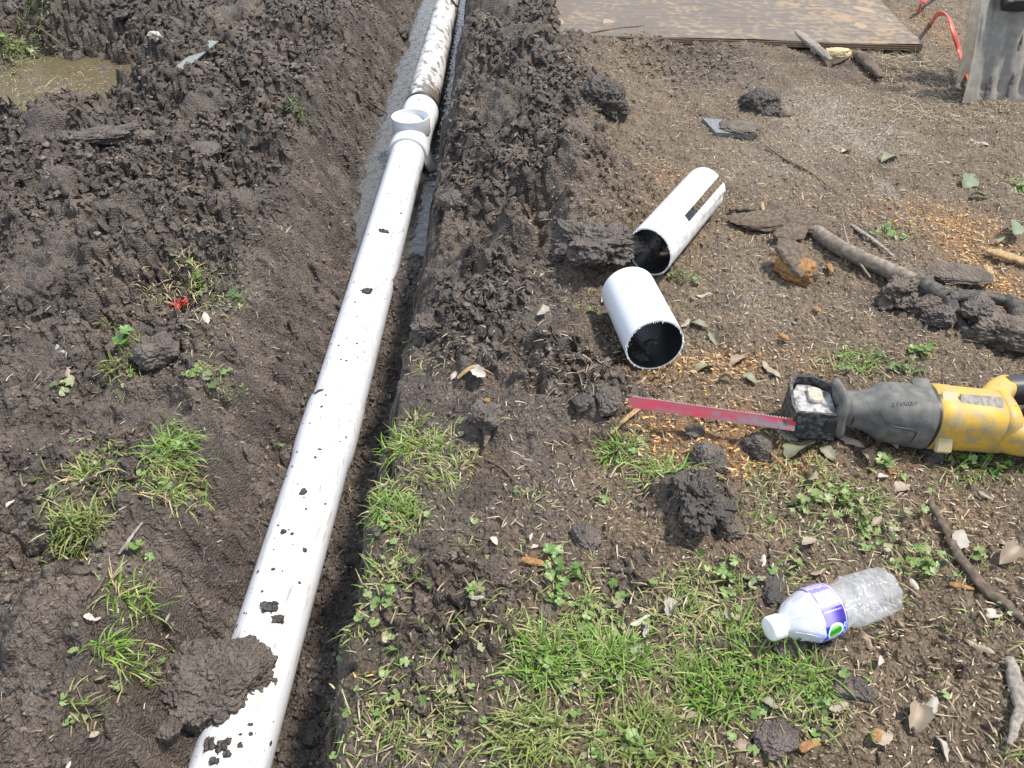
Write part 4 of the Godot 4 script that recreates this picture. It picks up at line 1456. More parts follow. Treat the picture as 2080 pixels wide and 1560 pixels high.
func build_plywood() -> void:
	var fl := at(1117, 66, 0.03)
	var fr := at(1878, 88, 0.03)
	var e := fr - fl
	e.y = 0
	var w := e.length()
	var u := e.normalized()
	var back := Vector3(u.z, 0, -u.x)
	if back.z > 0.0:
		back = -back
	var dep := 1.5
	var o := thing("plywood_sheet", "muddy plywood sheet lying flat on the ground", "plywood sheet", Vector3(fl.x, 0.004, fl.z) + u * w * 0.5)
	o.basis = Basis(u, Vector3.UP, -back)
	var facew := StandardMaterial3D.new()
	var im := Image.create(512, 512, false, Image.FORMAT_RGB8)
	var n := FastNoiseLite.new()
	n.seed = 12
	n.frequency = 1.0
	n.fractal_octaves = 5
	for y in 512:
		for x in 512:
			var X := x / 512.0
			var Y := y / 512.0
			var g := n.get_noise_2d(X * 3.0, Y * 60.0)
			var c := Color(0.225, 0.165, 0.105).lerp(Color(0.165, 0.121, 0.078), clampf(0.5 + g, 0, 1))
			c = c.lerp(Color(0.30, 0.19, 0.095), 0.6 * ss(0.0, 0.4, n.get_noise_2d(X * 4.0 + 9, Y * 4.0)) )
			var mud := 0.6 * n.get_noise_2d(X * 5.0, Y * 5.0 + 20.0) + 1.1 * n.get_noise_2d(X * 30.0, Y * 30.0) + 0.5 * n.get_noise_2d(X * 9.0, Y * 90.0) + lerpf(0.62, 0.10, ss(0.45, 0.98, X)) + 0.1 * (1.0 - Y)
			c = c.lerp(Color(0.125, 0.098, 0.077).lerp(Color(0.085, 0.067, 0.054), clampf(0.5 + g, 0, 1)), 0.92 * ss(-0.15, 0.6, mud))
			im.set_pixel(x, y, c.linear_to_srgb())
	im.generate_mipmaps()
	facew.albedo_texture = ImageTexture.create_from_image(im)
	facew.roughness = 0.6
	var st := begin()
	st.set_smooth_group(0xffffffff)
	var nx := 40
	var hgt := func(i: int, j: int) -> float:
		return 0.021 + 0.004 * n_mid.get_noise_2d(i * 0.013, j * 0.013)
	for i in nx:
		for j in nx:
			var pts := []
			for a in [[i, j], [i, j + 1], [i + 1, j + 1], [i + 1, j]]:
				pts.append([Vector3((float(a[0]) / nx - 0.5) * w, hgt.call(a[0], a[1]), -(1.0 - float(a[1]) / nx) * dep), Vector2(float(a[0]) / nx, float(a[1]) / nx)])
			for k in [0, 2, 1, 0, 3, 2]:
				st.set_uv(pts[k][1])
				st.add_vertex(pts[k][0])
	piece("face_veneer", done(st), facew, o)
	var tones := [Color(0.30, 0.22, 0.14), Color(0.17, 0.125, 0.08), Color(0.32, 0.235, 0.15), Color(0.18, 0.13, 0.085), Color(0.30, 0.215, 0.135)]
	for k in 5:
		st = begin()
		box(st, Transform3D(Basis(), Vector3(0, 0.0025 + 0.0036 * k, -dep * 0.5 + (0.001 if k % 2 == 0 else -0.001))), Vector3(w - 0.002 * (k % 2), 0.0033, dep), 0.0006)
		var t: Color = tones[k]
		piece("ply", done(st), mottled(t * 0.8, t * 1.15, 16.0, 0.8, 0.03, 95 + k), o)

# ---------------------------------------------------------------- water

func build_water() -> void:
	var m := StandardMaterial3D.new()
	m.albedo_color = Color(0.060, 0.055, 0.050).linear_to_srgb()
	m.roughness = 0.05
	m.metallic_specular = 0.5
	m.heightmap_enabled = true
	m.heightmap_texture = noise_tex(0.011, 101, Color(0, 0, 0), Color(1, 1, 1), 512, 4)
	m.heightmap_scale = 0.17
	m.uv1_triplanar = true
	m.uv1_world_triplanar = true
	m.uv1_scale = Vector3(3.0, 3.0, 3.0)
	var st := begin()
	var y := -0.196
	for i in 60:
		var d0 := 1.58 + i * 0.06
		var d1 := d0 + 0.06
		var x0 := axis_x(d0)
		var x1 := axis_x(d1)
		quad(st, Vector3(x0 - 0.22, y, -d0), Vector3(x0 + 0.20, y, -d0), Vector3(x1 + 0.20, y, -d1), Vector3(x1 - 0.22, y, -d1))
	var w := piece("trench_water", done(st), m)
	w.set_meta("kind", "structure")
	w.set_meta("label", "muddy water standing in the trench either side of the pipe")
	var m2 := m.duplicate()
	m2.albedo_color = Color(0.092, 0.073, 0.044).linear_to_srgb()
	m2.heightmap_scale = 0.03
	m2.roughness = 0.28
	m2.metallic_specular = 0.10
	st = begin()
	var c := at(105, 172, 0.0)
	st.set_smooth_group(0)
	for k in 48:
		var pts := []
		for a in [TAU * k / 48, TAU * (k + 1) / 48]:
			pts.append(c + Vector3(cos(a) * 0.33, 0.004, -sin(a) * 0.30))
		tri(st, c + Vector3(0, 0.004, 0), pts[0], pts[1])
	var q := piece("puddle", done(st), m2)
	q.set_meta("kind", "structure")
	q.set_meta("label", "shallow brown puddle at the edge of the grass")

# ---------------------------------------------------------------- earth

func build_clods() -> void:
	# px, py, half width px, half height px, depth ratio, chip, material, sink, label
	for a in [
			[1545, 218, 48, 36, 1.0, 0.34, "clod_dark", 0.35, "big dark angular mud block beyond the grey slate"],
			[1590, 236, 16, 12, 1.0, 0.4, "clod_brown", 0.3, "small mud lump on the right corner of the dark block"],
			[1895, 920, 27, 23, 0.9, 0.36, "clod_dark", 0.15, "round dark mud clod against the yellow saw body"],
			[1442, 940, 36, 33, 0.9, 0.4, "clod", 0.2, "round mud clod on orange sawdust left of another clod below the blade"],
			[1538, 910, 33, 26, 0.9, 0.4, "clod", 0.2, "mud clod on sawdust below the saw guard"],
			[1420, 1012, 74, 50, 0.8, 0.75, "clod_dark", 0.35, "largest crumbly clod in the middle of the lawn with roots"],
			[1480, 1075, 30, 24, 0.8, 0.45, "clod_brown", 0.35, "rooty lump under the largest crumbly clod"],
			[1410, 880, 22, 16, 0.8, 0.45, "clod", 0.3, "small clod just below the middle of the red blade"],
			[1190, 1098, 30, 24, 0.9, 0.42, "clod", 0.25, "grey mud lump left of the lawn among crumbled soil"],
			[322, 728, 42, 34, 0.9, 0.36, "clod", 0.25, "smooth grey mud lump beside the yellow green grass on the left bank"],
			[300, 295, 45, 30, 0.8, 0.4, "clod_brown", 0.35, "brown mud lump in the middle of the left spoil bank"],
			[420, 320, 30, 24, 0.8, 0.4, "clod", 0.3, "mud lump right of the brown one on the left spoil bank"],
			[180, 272, 80, 24, 0.6, 0.5, "clod", 0.55, "long flat mud slab below the puddle"],
			[265, 60, 60, 32, 0.7, 0.5, "clod_dark", 0.3, "dark overhanging mud lump above the scrap of white paper"],
			[215, 160, 26, 14, 0.8, 0.4, "clod", 0.35, "mud lump at the right rim of the puddle"],
			[1205, 495, 84, 60, 0.6, 0.55, "clod", 0.66, "large flat slab of mud behind the two pipe offcuts"],
			[930, 425, 42, 26, 0.9, 0.4, "clod", 0.4, "mud lump on the trench edge left of the big mud slab"],
			[1225, 190, 40, 62, 0.7, 0.42, "clod_dark", 0.45, "steep dark clod at the right side of the spoil heap"],
			[1180, 820, 26, 20, 0.9, 0.42, "clod_dark", 0.3, "dark mud lump left of the tip of the red blade"],
			[1235, 810, 34, 24, 0.9, 0.42, "clod", 0.4, "mud lump touching the tip of the red blade"],
			[985, 850, 34, 28, 0.9, 0.4, "clod", 0.35, "clod with an orange chip on it left of the boot smear"],
			[880, 660, 40, 24, 0.9, 0.4, "clod", 0.4, "mud lump on the trench edge above the pale green leaf"],
			[1835, 598, 70, 36, 0.9, 0.5, "clod_brown", 0.12, "long brown clod leaning on the wooden tool handle"],
			[1880, 628, 44, 22, 0.9, 0.45, "clod_brown", 0.1, "clod joining the long brown clod to the grey grainy one"],
			[1955, 612, 26, 17, 0.9, 0.5, "clod", 0.05, "small clod lodged at the root of the ribbed black grip"],
			[1905, 650, 38, 28, 0.8, 0.4, "clod", 0.1, "grey grainy clod below the wooden tool handle"],
			[1978, 652, 46, 34, 1.0, 0.5, "clod", 0.05, "clod just left of the ribbed black grip"],
			[2028, 690, 60, 40, 0.9, 0.5, "clod_brown", 0.15, "largest clod below the ribbed black grip at the right edge"],
			[838, 122, 30, 16, 0.9, 0.5, "clod_dark", 0.5, "mud tongue lying in the trench water left of the muddy pipe"],
			[812, 70, 26, 22, 0.9, 0.5, "clod_dark", 0.5, "mud lump in the far trench water left of the pipe"],
			[1290, 22, 30, 10, 0.4, 0.5, "clod", 0.4, "flat mud patty on the left half of the plywood"],
			[1470, 48, 26, 8, 0.4, 0.5, "clod", 0.4, "flat mud patty in the middle of the plywood"],
			[1345, 8, 34, 10, 0.5, 0.5, "clod_dark", 0.4, "dark mud lump at the top edge on the plywood"],
			[1680, 50, 16, 6, 0.4, 0.5, "clod_brown", 0.4, "small brown mud patty near the right end of the plywood"],
			[660, 1080, 18, 12, 0.9, 0.4, "clod_dark", 0.4, "dark crumb of mud in the trench right of the pipe"],
			[770, 1085, 18, 16, 0.9, 0.4, "clod_dark", 0.35, "dark lump hugging the foot of the right trench wall"],
			[780, 810, 24, 18, 0.9, 0.42, "clod_dark", 0.3, "dark lump in the trench right of the pipe joint"],
			[640, 1500, 26, 22, 0.9, 0.42, "clod_dark", 0.3, "dark lump in the trench at the lower end of the pipe"],
			[345, 1490, 30, 26, 0.9, 0.42, "clod", 0.3, "lump of mud in the dark hole below the big clod"],
			[1730, 1400, 40, 22, 0.7, 0.46, "clod", 0.4, "torn mud lump below the foot of the bottle"],
			[1600, 1320, 34, 20, 0.8, 0.45, "clod_dark", 0.4, "dark mud lump under the neck of the bottle"],
			[1570, 1200, 44, 24, 0.8, 0.45, "clod_dark", 0.5, "dark mud in the grass left of the bottle label"],
			[1580, 1500, 46, 34, 0.7, 0.45, "clod", 0.45, "mud lump in the lawn near the bottom edge below the bottle"],
			[1110, 1245, 24, 16, 0.8, 0.4, "clod_brown", 0.35, "small clod between the bright weeds"]]:
		var k := per_px(a[0], a[1])
		var p := spot(a[0], a[1])
		var s := Vector3(a[2] * k, a[3] * k * 0.9, minf(a[2], a[3]) * k * 1.1) * Vector3(1, a[4], 1)
		var big: bool = a[2] * a[3] > 800
		var c := piece("mud_clod", clod_mesh(5 if big else 4, s, a[0] * 0.137 + a[1] * 0.071, a[5], 1.2 if big else 0.8), M[a[6]])
		c.position = p + Vector3(0, s.y * (1.0 - 2.0 * a[7]) * 0.6, 0)
		c.rotation = Vector3(0.15 * sin(a[0]), a[1] * 0.7, 0.15 * cos(a[1]))
		if a[2] > 75:
			c.rotation = Vector3(0.05, 0.2 * sin(a[1]), 0.05)
		tag(c, a[8], "mud clod", "mud clods")
	# the great clod that has slid on to the pipe
	var hit := near_axis(0.62)
	var big2 := piece("mud_clod", clod_mesh(6, Vector3(0.072, 0.040, 0.062), 5.5, 0.36, 1.5, Basis.from_euler(Vector3(0.35, 0.4, -0.12))), M.clod)
	var g := at(447, 1390, -0.145)
	big2.position = g
	tag(big2, "huge crumbly clod of mud slumped from the left bank over the white pipe", "mud clod", "mud clods")

func build_crumbs() -> void:
	var o := Node3D.new()
	o.name = "soil_crumbs"
	add_child(o)
	o.set_meta("kind", "stuff")
	o.set_meta("label", "loose crumbs of dark mud strewn over all the ground")
	o.set_meta("category", "soil crumbs")
	var kinds := 6
	var place := []
	for k in kinds:
		place.append([[], []])
	var r := RandomNumberGenerator.new()
	r.seed = 99
	for j in range(12, 420):
		var d := D0 + j * CELL
		var hw := half_width(d)
		for i in GW:
			var x := X0 + i * CELL
			if absf(x) > hw:
				continue
			var q := rough[j * GW + i]
			var many := (0.06 + 0.50 * q * q) * lerpf(1.0, 0.5, ss(0.6, 2.5, d)) * clampf(0.75 + 1.3 * n_tone.get_noise_2d(x * 0.8, d * 0.8 + 11.0), 0.15, 1.6)
			var in_trench := x > axis_x(d) - 0.06 and x < -0.24
			if x < axis_x(d) - 0.05 and x > -0.68:
				many += 0.30
			if in_trench:
				many = 0.5 if d < 1.7 else 0.1
			while many > 0.0:
				if r.randf() > many:
					break
				many -= 1.0
				var px := x + r.randf() * CELL
				var pd := d + r.randf() * CELL
				var s := (0.0016 + 0.0016 * d * 0.5 + 0.0075 * q * pow(r.randf(), 4.5)) * (1.0 if q > 0.25 else 0.6)
				var b := Basis.from_euler(Vector3(r.randf() * TAU, r.randf() * TAU, r.randf() * TAU)).scaled(Vector3(1.0, r.randf_range(0.45, 0.8), r.randf_range(0.7, 1.2)) * s)
				var k := r.randi() % kinds
				place[k][0].append(Transform3D(b, Vector3(px, height(px, pd) + s * 0.05, -pd)))
				var c := soil(px, pd)
				place[k][1].append(c * r.randf_range(0.75, 1.1))
	for k in kinds:
		var mm := MultiMesh.new()
		mm.transform_format = MultiMesh.TRANSFORM_3D
		mm.use_colors = true
		mm.mesh = clod_mesh(2, Vector3(1, 0.85, 0.9), 40.0 + k * 3.3, 0.8, 1.3)
		mm.instance_count = place[k][0].size()
		for i in place[k][0].size():
			mm.set_instance_transform(i, place[k][0][i])
			mm.set_instance_color(i, place[k][1][i])
		var mi := MultiMeshInstance3D.new()
		mi.multimesh = mm
		mi.material_override = M.crumb
		mi.name = "crumb_scatter"
		mi.set_meta("kind", "stuff")
		o.add_child(mi, true)

# ---------------------------------------------------------------- plants and litter that cannot be counted

func over_water(x: float, d: float) -> float:
	var h := height(x, d)
	return maxf(h, 0.002) if x < -1.05 and d > 2.0 and d < 2.9 else h

func build_grass() -> void:
	var b := Blades.new()
	var s := Blades.new()
	var w := Blades.new()
	var r := RandomNumberGenerator.new()
	r.seed = 1234
	for j in range(8, 425):
		var d := D0 + j * CELL
		var hw := half_width(d)
		for i in GW:
			var x := X0 + i * CELL
			if absf(x) > hw:
				continue
			var k := j * GW + i
			var t := turf[k]
			if t > 0.04:
				var clump := 0.55 + 1.5 * n_tone.get_noise_2d(x * 0.9 + 5.0, d * 0.9)
				var many := clampf(t, 0.0, 1.1) * clampf(clump, 0.0, 1.5) * 5.4
				var yaw0 := 4.0 * n_mid.get_noise_2d(x * 1.5, d * 1.5 + 30.0)
				while many > 0.0:
					if r.randf() > many:
						break
					many -= 1.0
					var px := x + r.randf() * CELL
					var pd := d + r.randf() * CELL
					var f := r.randf()
					var c := Color(0.115, 0.190, 0.030).lerp(Color(0.225, 0.265, 0.085), r.randf())
					c = c.lerp(Color(0.065, 0.115, 0.022), 0.6 * r.randf())
					if f < 0.24:
						c = Color(0.32, 0.265, 0.15)
					elif f < 0.42:
						c = Color(0.25, 0.25, 0.105)
					var L := (0.010 + 0.022 * r.randf()) * lerpf(0.75, 1.15, clampf(t, 0, 1))
					b.add(Vector3(px, over_water(px, pd) - 0.001, -pd), yaw0 + r.randfn(0, 1.1), L, r.randf_range(0.0011, 0.0022), r.randf_range(0.15, 1.2), r.randf_range(0.5, 2.0), c, 3, r.randfn(0, 0.5))
			var q := straw[k] + 0.4 * clampf(t, 0.0, 1.0)
			if q > 0.02 and r.randf() < q * 1.1:
				var px := x + r.randf() * CELL
				var pd := d + r.randf() * CELL
				var c := Color(0.33, 0.27, 0.18).lerp(Color(0.15, 0.115, 0.075), r.randf())
				if r.randf() < 0.25:
					c = Color(0.40, 0.345, 0.255)
				var L := 0.005 + 0.024 * pow(r.randf(), 2.6) + (0.05 * r.randf() if q > 0.85 and d > 1.8 else 0.0)
				s.add(Vector3(px, over_water(px, pd) + 0.0025, -pd), r.randf() * TAU, L, r.randf_range(0.0007, 0.0018), r.randfn(0.04, 0.16) + (0.25 * r.randf() if q > 0.85 and d > 1.8 else 0.0), r.randf_range(-0.1, 0.5), c, 3, r.randfn(0, 1.2))
			# flecks of pale grit, bark and sawdust
			var u := rust[k]
			var fl := 0.10 * dirt[k] + clampf(u, 0.0, 1.0) * 0.9 + 0.35 * chalk[k]
			if fl > 0.01 and r.randf() < fl:
				var px := x + r.randf() * CELL
				var pd := d + r.randf() * CELL
				var c := Color(0.30, 0.25, 0.19).lerp(Color(0.46, 0.41, 0.34), r.randf())
				if r.randf() < u * 1.3:
					c = Color(0.42, 0.21, 0.06).lerp(Color(0.60, 0.38, 0.15), r.randf())
				elif r.randf() < 0.4:
					c = Color(0.16, 0.12, 0.09)
				w.add(Vector3(px, height(px, pd) + 0.002, -pd), r.randf() * TAU, r.randf_range(0.002, 0.009) * (1.0 + u * 1.1 * r.randf()), r.randf_range(0.0012, 0.0036) * (1.0 + 0.5 * u), r.randfn(0.1, 0.2), 0.2, c, 1)
	build_cover()
	var g := piece("lawn_grass", b.mesh(), M.blade)
	g.set_meta("kind", "stuff")
	g.set_meta("label", "short green and yellowing grass growing in patches through the mud")
	g.set_meta("category", "grass")
	var h := piece("dry_straw", s.mesh(), M.straw)
	h.set_meta("kind", "stuff")
	h.set_meta("label", "pale dry grass stems littering the trodden soil")
	h.set_meta("category", "straw")
	var e := piece("wood_flecks", w.mesh(), M.straw)
	e.set_meta("kind", "stuff")
	e.set_meta("label", "tiny flecks of bark, sawdust and grit on the soil")
	e.set_meta("category", "sawdust")

func build_cover() -> void:
	var r := RandomNumberGenerator.new()
	r.seed = 4242
	var o := Node3D.new()
	o.name = "ground_cover"
	add_child(o)
	o.set_meta("kind", "stuff")
	o.set_meta("label", "small round leaves of low weeds spread through the lawn")
	o.set_meta("category", "ground cover")
	var m := StandardMaterial3D.new()
	m.vertex_color_use_as_albedo = true
	m.roughness = 0.5
	m.backlight_enabled = true
	m.backlight = Color(0.4, 0.45, 0.2)
	m.cull_mode = BaseMaterial3D.CULL_DISABLED
	for v in 3:
		var t := []
		var c := []
		for j in range(8, 425):
			var d := D0 + j * CELL
			var hw := half_width(d)
			for i in GW:
				var x := X0 + i * CELL
				var q := turf[j * GW + i]
				if q < 0.12 or absf(x) > hw:
					continue
				var patch := ss(-0.05, 0.45, n_tone.get_noise_2d(x * 0.7 + 70.0, d * 0.7))
				if r.randf() > clampf(q, 0.0, 1.0) * (0.02 + 0.17 * patch):
					continue
				var px := x + r.randf() * CELL
				var pd := d + r.randf() * CELL
				var s := r.randf_range(0.006, 0.015)
				t.append(Transform3D(Basis.from_euler(Vector3(r.randfn(0, 0.4), r.randf() * TAU, r.randfn(0, 0.4))).scaled(Vector3.ONE * s), Vector3(px, height(px, pd) + r.randf_range(0.002, 0.012), -pd)))
				var k := Color(0.085, 0.165, 0.030).lerp(Color(0.19, 0.24, 0.08), r.randf())
				if r.randf() < 0.15:
					k = Color(0.24, 0.22, 0.12)
				c.append(k)
		var mm := MultiMesh.new()
		mm.transform_format = MultiMesh.TRANSFORM_3D
		mm.use_colors = true
		mm.mesh = leaf_shape(3 if v != 1 else 5, [0.3, -0.2, 0.5][v], v * 2.3)
		mm.instance_count = t.size()
		for i in t.size():
			mm.set_instance_transform(i, t[i])
			mm.set_instance_color(i, c[i])
		var mi := MultiMeshInstance3D.new()
		mi.multimesh = mm
		mi.material_override = m
		mi.name = "leaf_scatter"
		mi.set_meta("kind", "stuff")
		o.add_child(mi, true)

func build_roots() -> void:
	var st := begin()
	var r := RandomNumberGenerator.new()
	r.seed = 31
	var homes := [[880, 640, 60, 60], [800, 700, 40, 120], [740, 1080, 30, 120], [520, 1060, 20, 30], [330, 560, 70, 40], [420, 600, 80, 60], [1120, 330, 90, 120], [1010, 560, 100, 80], [1440, 1060, 60, 30], [200, 620, 90, 80], [150, 720, 120, 60], [330, 1290, 60, 60], [420, 1200, 40, 80], [600, 540, 40, 90], [930, 120, 30, 80], [1230, 620, 60, 30], [300, 1400, 70, 60], [700, 1450, 30, 60], [690, 260, 50, 60], [960, 330, 50, 90], [270, 60, 60, 30]]
	for h in homes:
		for i in 8:
			var p := spot(h[0] + r.randfn(0, h[2] * 0.6), h[1] + r.randfn(0, h[3] * 0.6))
			var a := r.randf() * TAU
			var pts := PackedVector3Array()
			var q := p + Vector3(0, 0.002, 0)
			var n := 6
			var L := r.randf_range(0.02, 0.07)
			for k in n:
				pts.append(q)
				a += r.randfn(0, 0.5)
				q += Vector3(cos(a), 0, sin(a)) * L / n
				var gy := height(q.x, -q.z) + 0.002
				q.y = lerpf(q.y + 0.002, gy, 0.6)
			sweep(st, pts, [0.0007, 0.00035], 4, 1.0, false)
	var o := piece("root_fibres", done(st), plain(Color(0.20, 0.165, 0.13), 0.8))
	o.set_meta("kind", "stuff")
	o.set_meta("label", "fine pale roots hanging out of the torn mud")
	o.set_meta("category", "roots")

# ---------------------------------------------------------------- grass tufts, weeds

func build_tufts() -> void:
	var r := RandomNumberGenerator.new()
	r.seed = 555
	for a in [[592, 212, 18, 40, "bright", "bright green grass tuft alone on the mud left of the tee"],
			[350, 915, 40, 85, "bright", "lush bright grass tuft on the left bank beside the smooth hollow"],
			[340, 1000, 26, 40, "mixed", "trailing grass tuft just below the lush bright one"],
			[175, 965, 20, 36, "mixed", "thin grass tuft with a few red painted blades"],
			[150, 1065, 40, 110, "yellow", "dense yellow green grass tuft near the left edge"],
			[395, 565, 36, 60, "dry", "half dry grass tuft above the red sprig"],
			[340, 600, 36, 60, "straw", "straw coloured dead grass hanging beside the red sprig"],
			[225, 665, 18, 40, "yellow", "small grass tuft over the dark hollow left of the red sprig"],
			[255, 745, 30, 50, "yellow", "yellowing grass tuft left of the smooth grey mud lump"],
			[265, 1215, 28, 60, "mixed", "flattened grass tuft on the lower left turf edge"],
			[232, 1320, 22, 50, "bright", "small bright grass tuft below the white petals on the left"],
			[20, 215, 24, 40, "yellow", "grass tuft by the near rim of the puddle"],
			[30, 105, 40, 70, "yellow", "grass clump on the far rim of the puddle"],
			[820, 905, 34, 55, "bright", "grass tuft overhanging the trench edge right of the pipe"],
			[790, 1040, 34, 55, "bright", "grass tuft on the trench edge below the topmost one"],
			[1255, 915, 30, 50, "bright", "short bright tuft below the tan splinter"],
			[1345, 965, 36, 55, "bright", "bright tuft left of the two round clods"],
			[1240, 1340, 60, 110, "bright", "broad leafy lawn tuft between trench and bottle"],
			[1100, 1345, 50, 90, "bright", "lawn tuft at the left border of the lower lawn"],
			[1540, 1350, 60, 90, "bright", "lawn tuft right under the bottle cap"],
			[1440, 1400, 50, 90, "bright", "lawn tuft left below the bottle cap"],
			[1310, 1500, 60, 90, "yellow", "yellow green tuft at the bottom edge of the photo"],
			[1080, 1490, 55, 90, "yellow", "lawn tuft at the bottom edge nearest the trench"],
			[1740, 735, 30, 40, "bright", "grass tuft behind the rubber nose of the saw"],
			[1640, 1390, 50, 60, "bright", "grass tuft among torn mud below the bottle label"]]:
		var b := Blades.new()
		var p := spot(a[0], a[1])
		var k := per_px(a[0], a[1])
		for i in a[3] * 2:
			var e := r.randf() * TAU
			var rr: float = 1.25 * a[2] * k * pow(r.randf(), 0.6)
			var q := p + Vector3(cos(e) * rr, 0, sin(e) * rr * 0.9)
			q.y = height(q.x, -q.z) - 0.001
			var c := Color(0.095, 0.195, 0.024).lerp(Color(0.17, 0.26, 0.055), r.randf())
			match a[4]:
				"yellow": c = Color(0.145, 0.19, 0.045).lerp(Color(0.24, 0.235, 0.10), r.randf() * r.randf())
				"mixed": c = c if r.randf() < 0.6 else Color(0.36, 0.31, 0.16)
				"dry": c = Color(0.24, 0.25, 0.09) if r.randf() < 0.45 else Color(0.42, 0.35, 0.22)
				"straw": c = Color(0.46, 0.38, 0.25).lerp(Color(0.30, 0.23, 0.14), r.randf())
			var L := r.randf_range(0.014, 0.042) * clampf(0.75 + 0.01 * a[2], 0.8, 1.3)
			b.add(q, e + r.randfn(0, 1.6), L, r.randf_range(0.0012, 0.0026), r.randf_range(0.3, 1.45), r.randf_range(0.6, 1.9), c, 4, r.randfn(0, 0.5))
		if a[1] == 965 and a[0] == 175:
			for i in 7:
				b.add(p + Vector3(r.randfn(0, 0.008), 0.002, r.randfn(0, 0.008)), r.randf() * TAU, 0.022, 0.002, 0.5, 0.8, Color(0.42, 0.05, 0.04), 3)
		tag(piece("grass_tuft", b.mesh(), M.blade), a[5], "grass tuft", "grass tufts")

func leaf_shape(lobes: int, cup: float, sd: float) -> ArrayMesh:
	var v := PackedVector3Array([Vector3.ZERO])
	var f := PackedInt32Array()
	var n := 30
	for k in n:
		var a := -2.75 + 5.5 * k / (n - 1)
		var r := 0.5 * (0.70 + 0.30 * pow(absf(cos(a * lobes * 0.5)), 0.7)) * (1.0 - 0.12 * absf(a) / 2.75) + 0.03 * sin(a * 11.0 + sd)
		v.append(Vector3(cos(a) * r, cup * r * r * 1.6 + 0.03 * sin(a * 5.0 + sd), sin(a) * r))
		if k > 0:
			f.append_array([0, k + 1, k])
	return indexed(v, f)

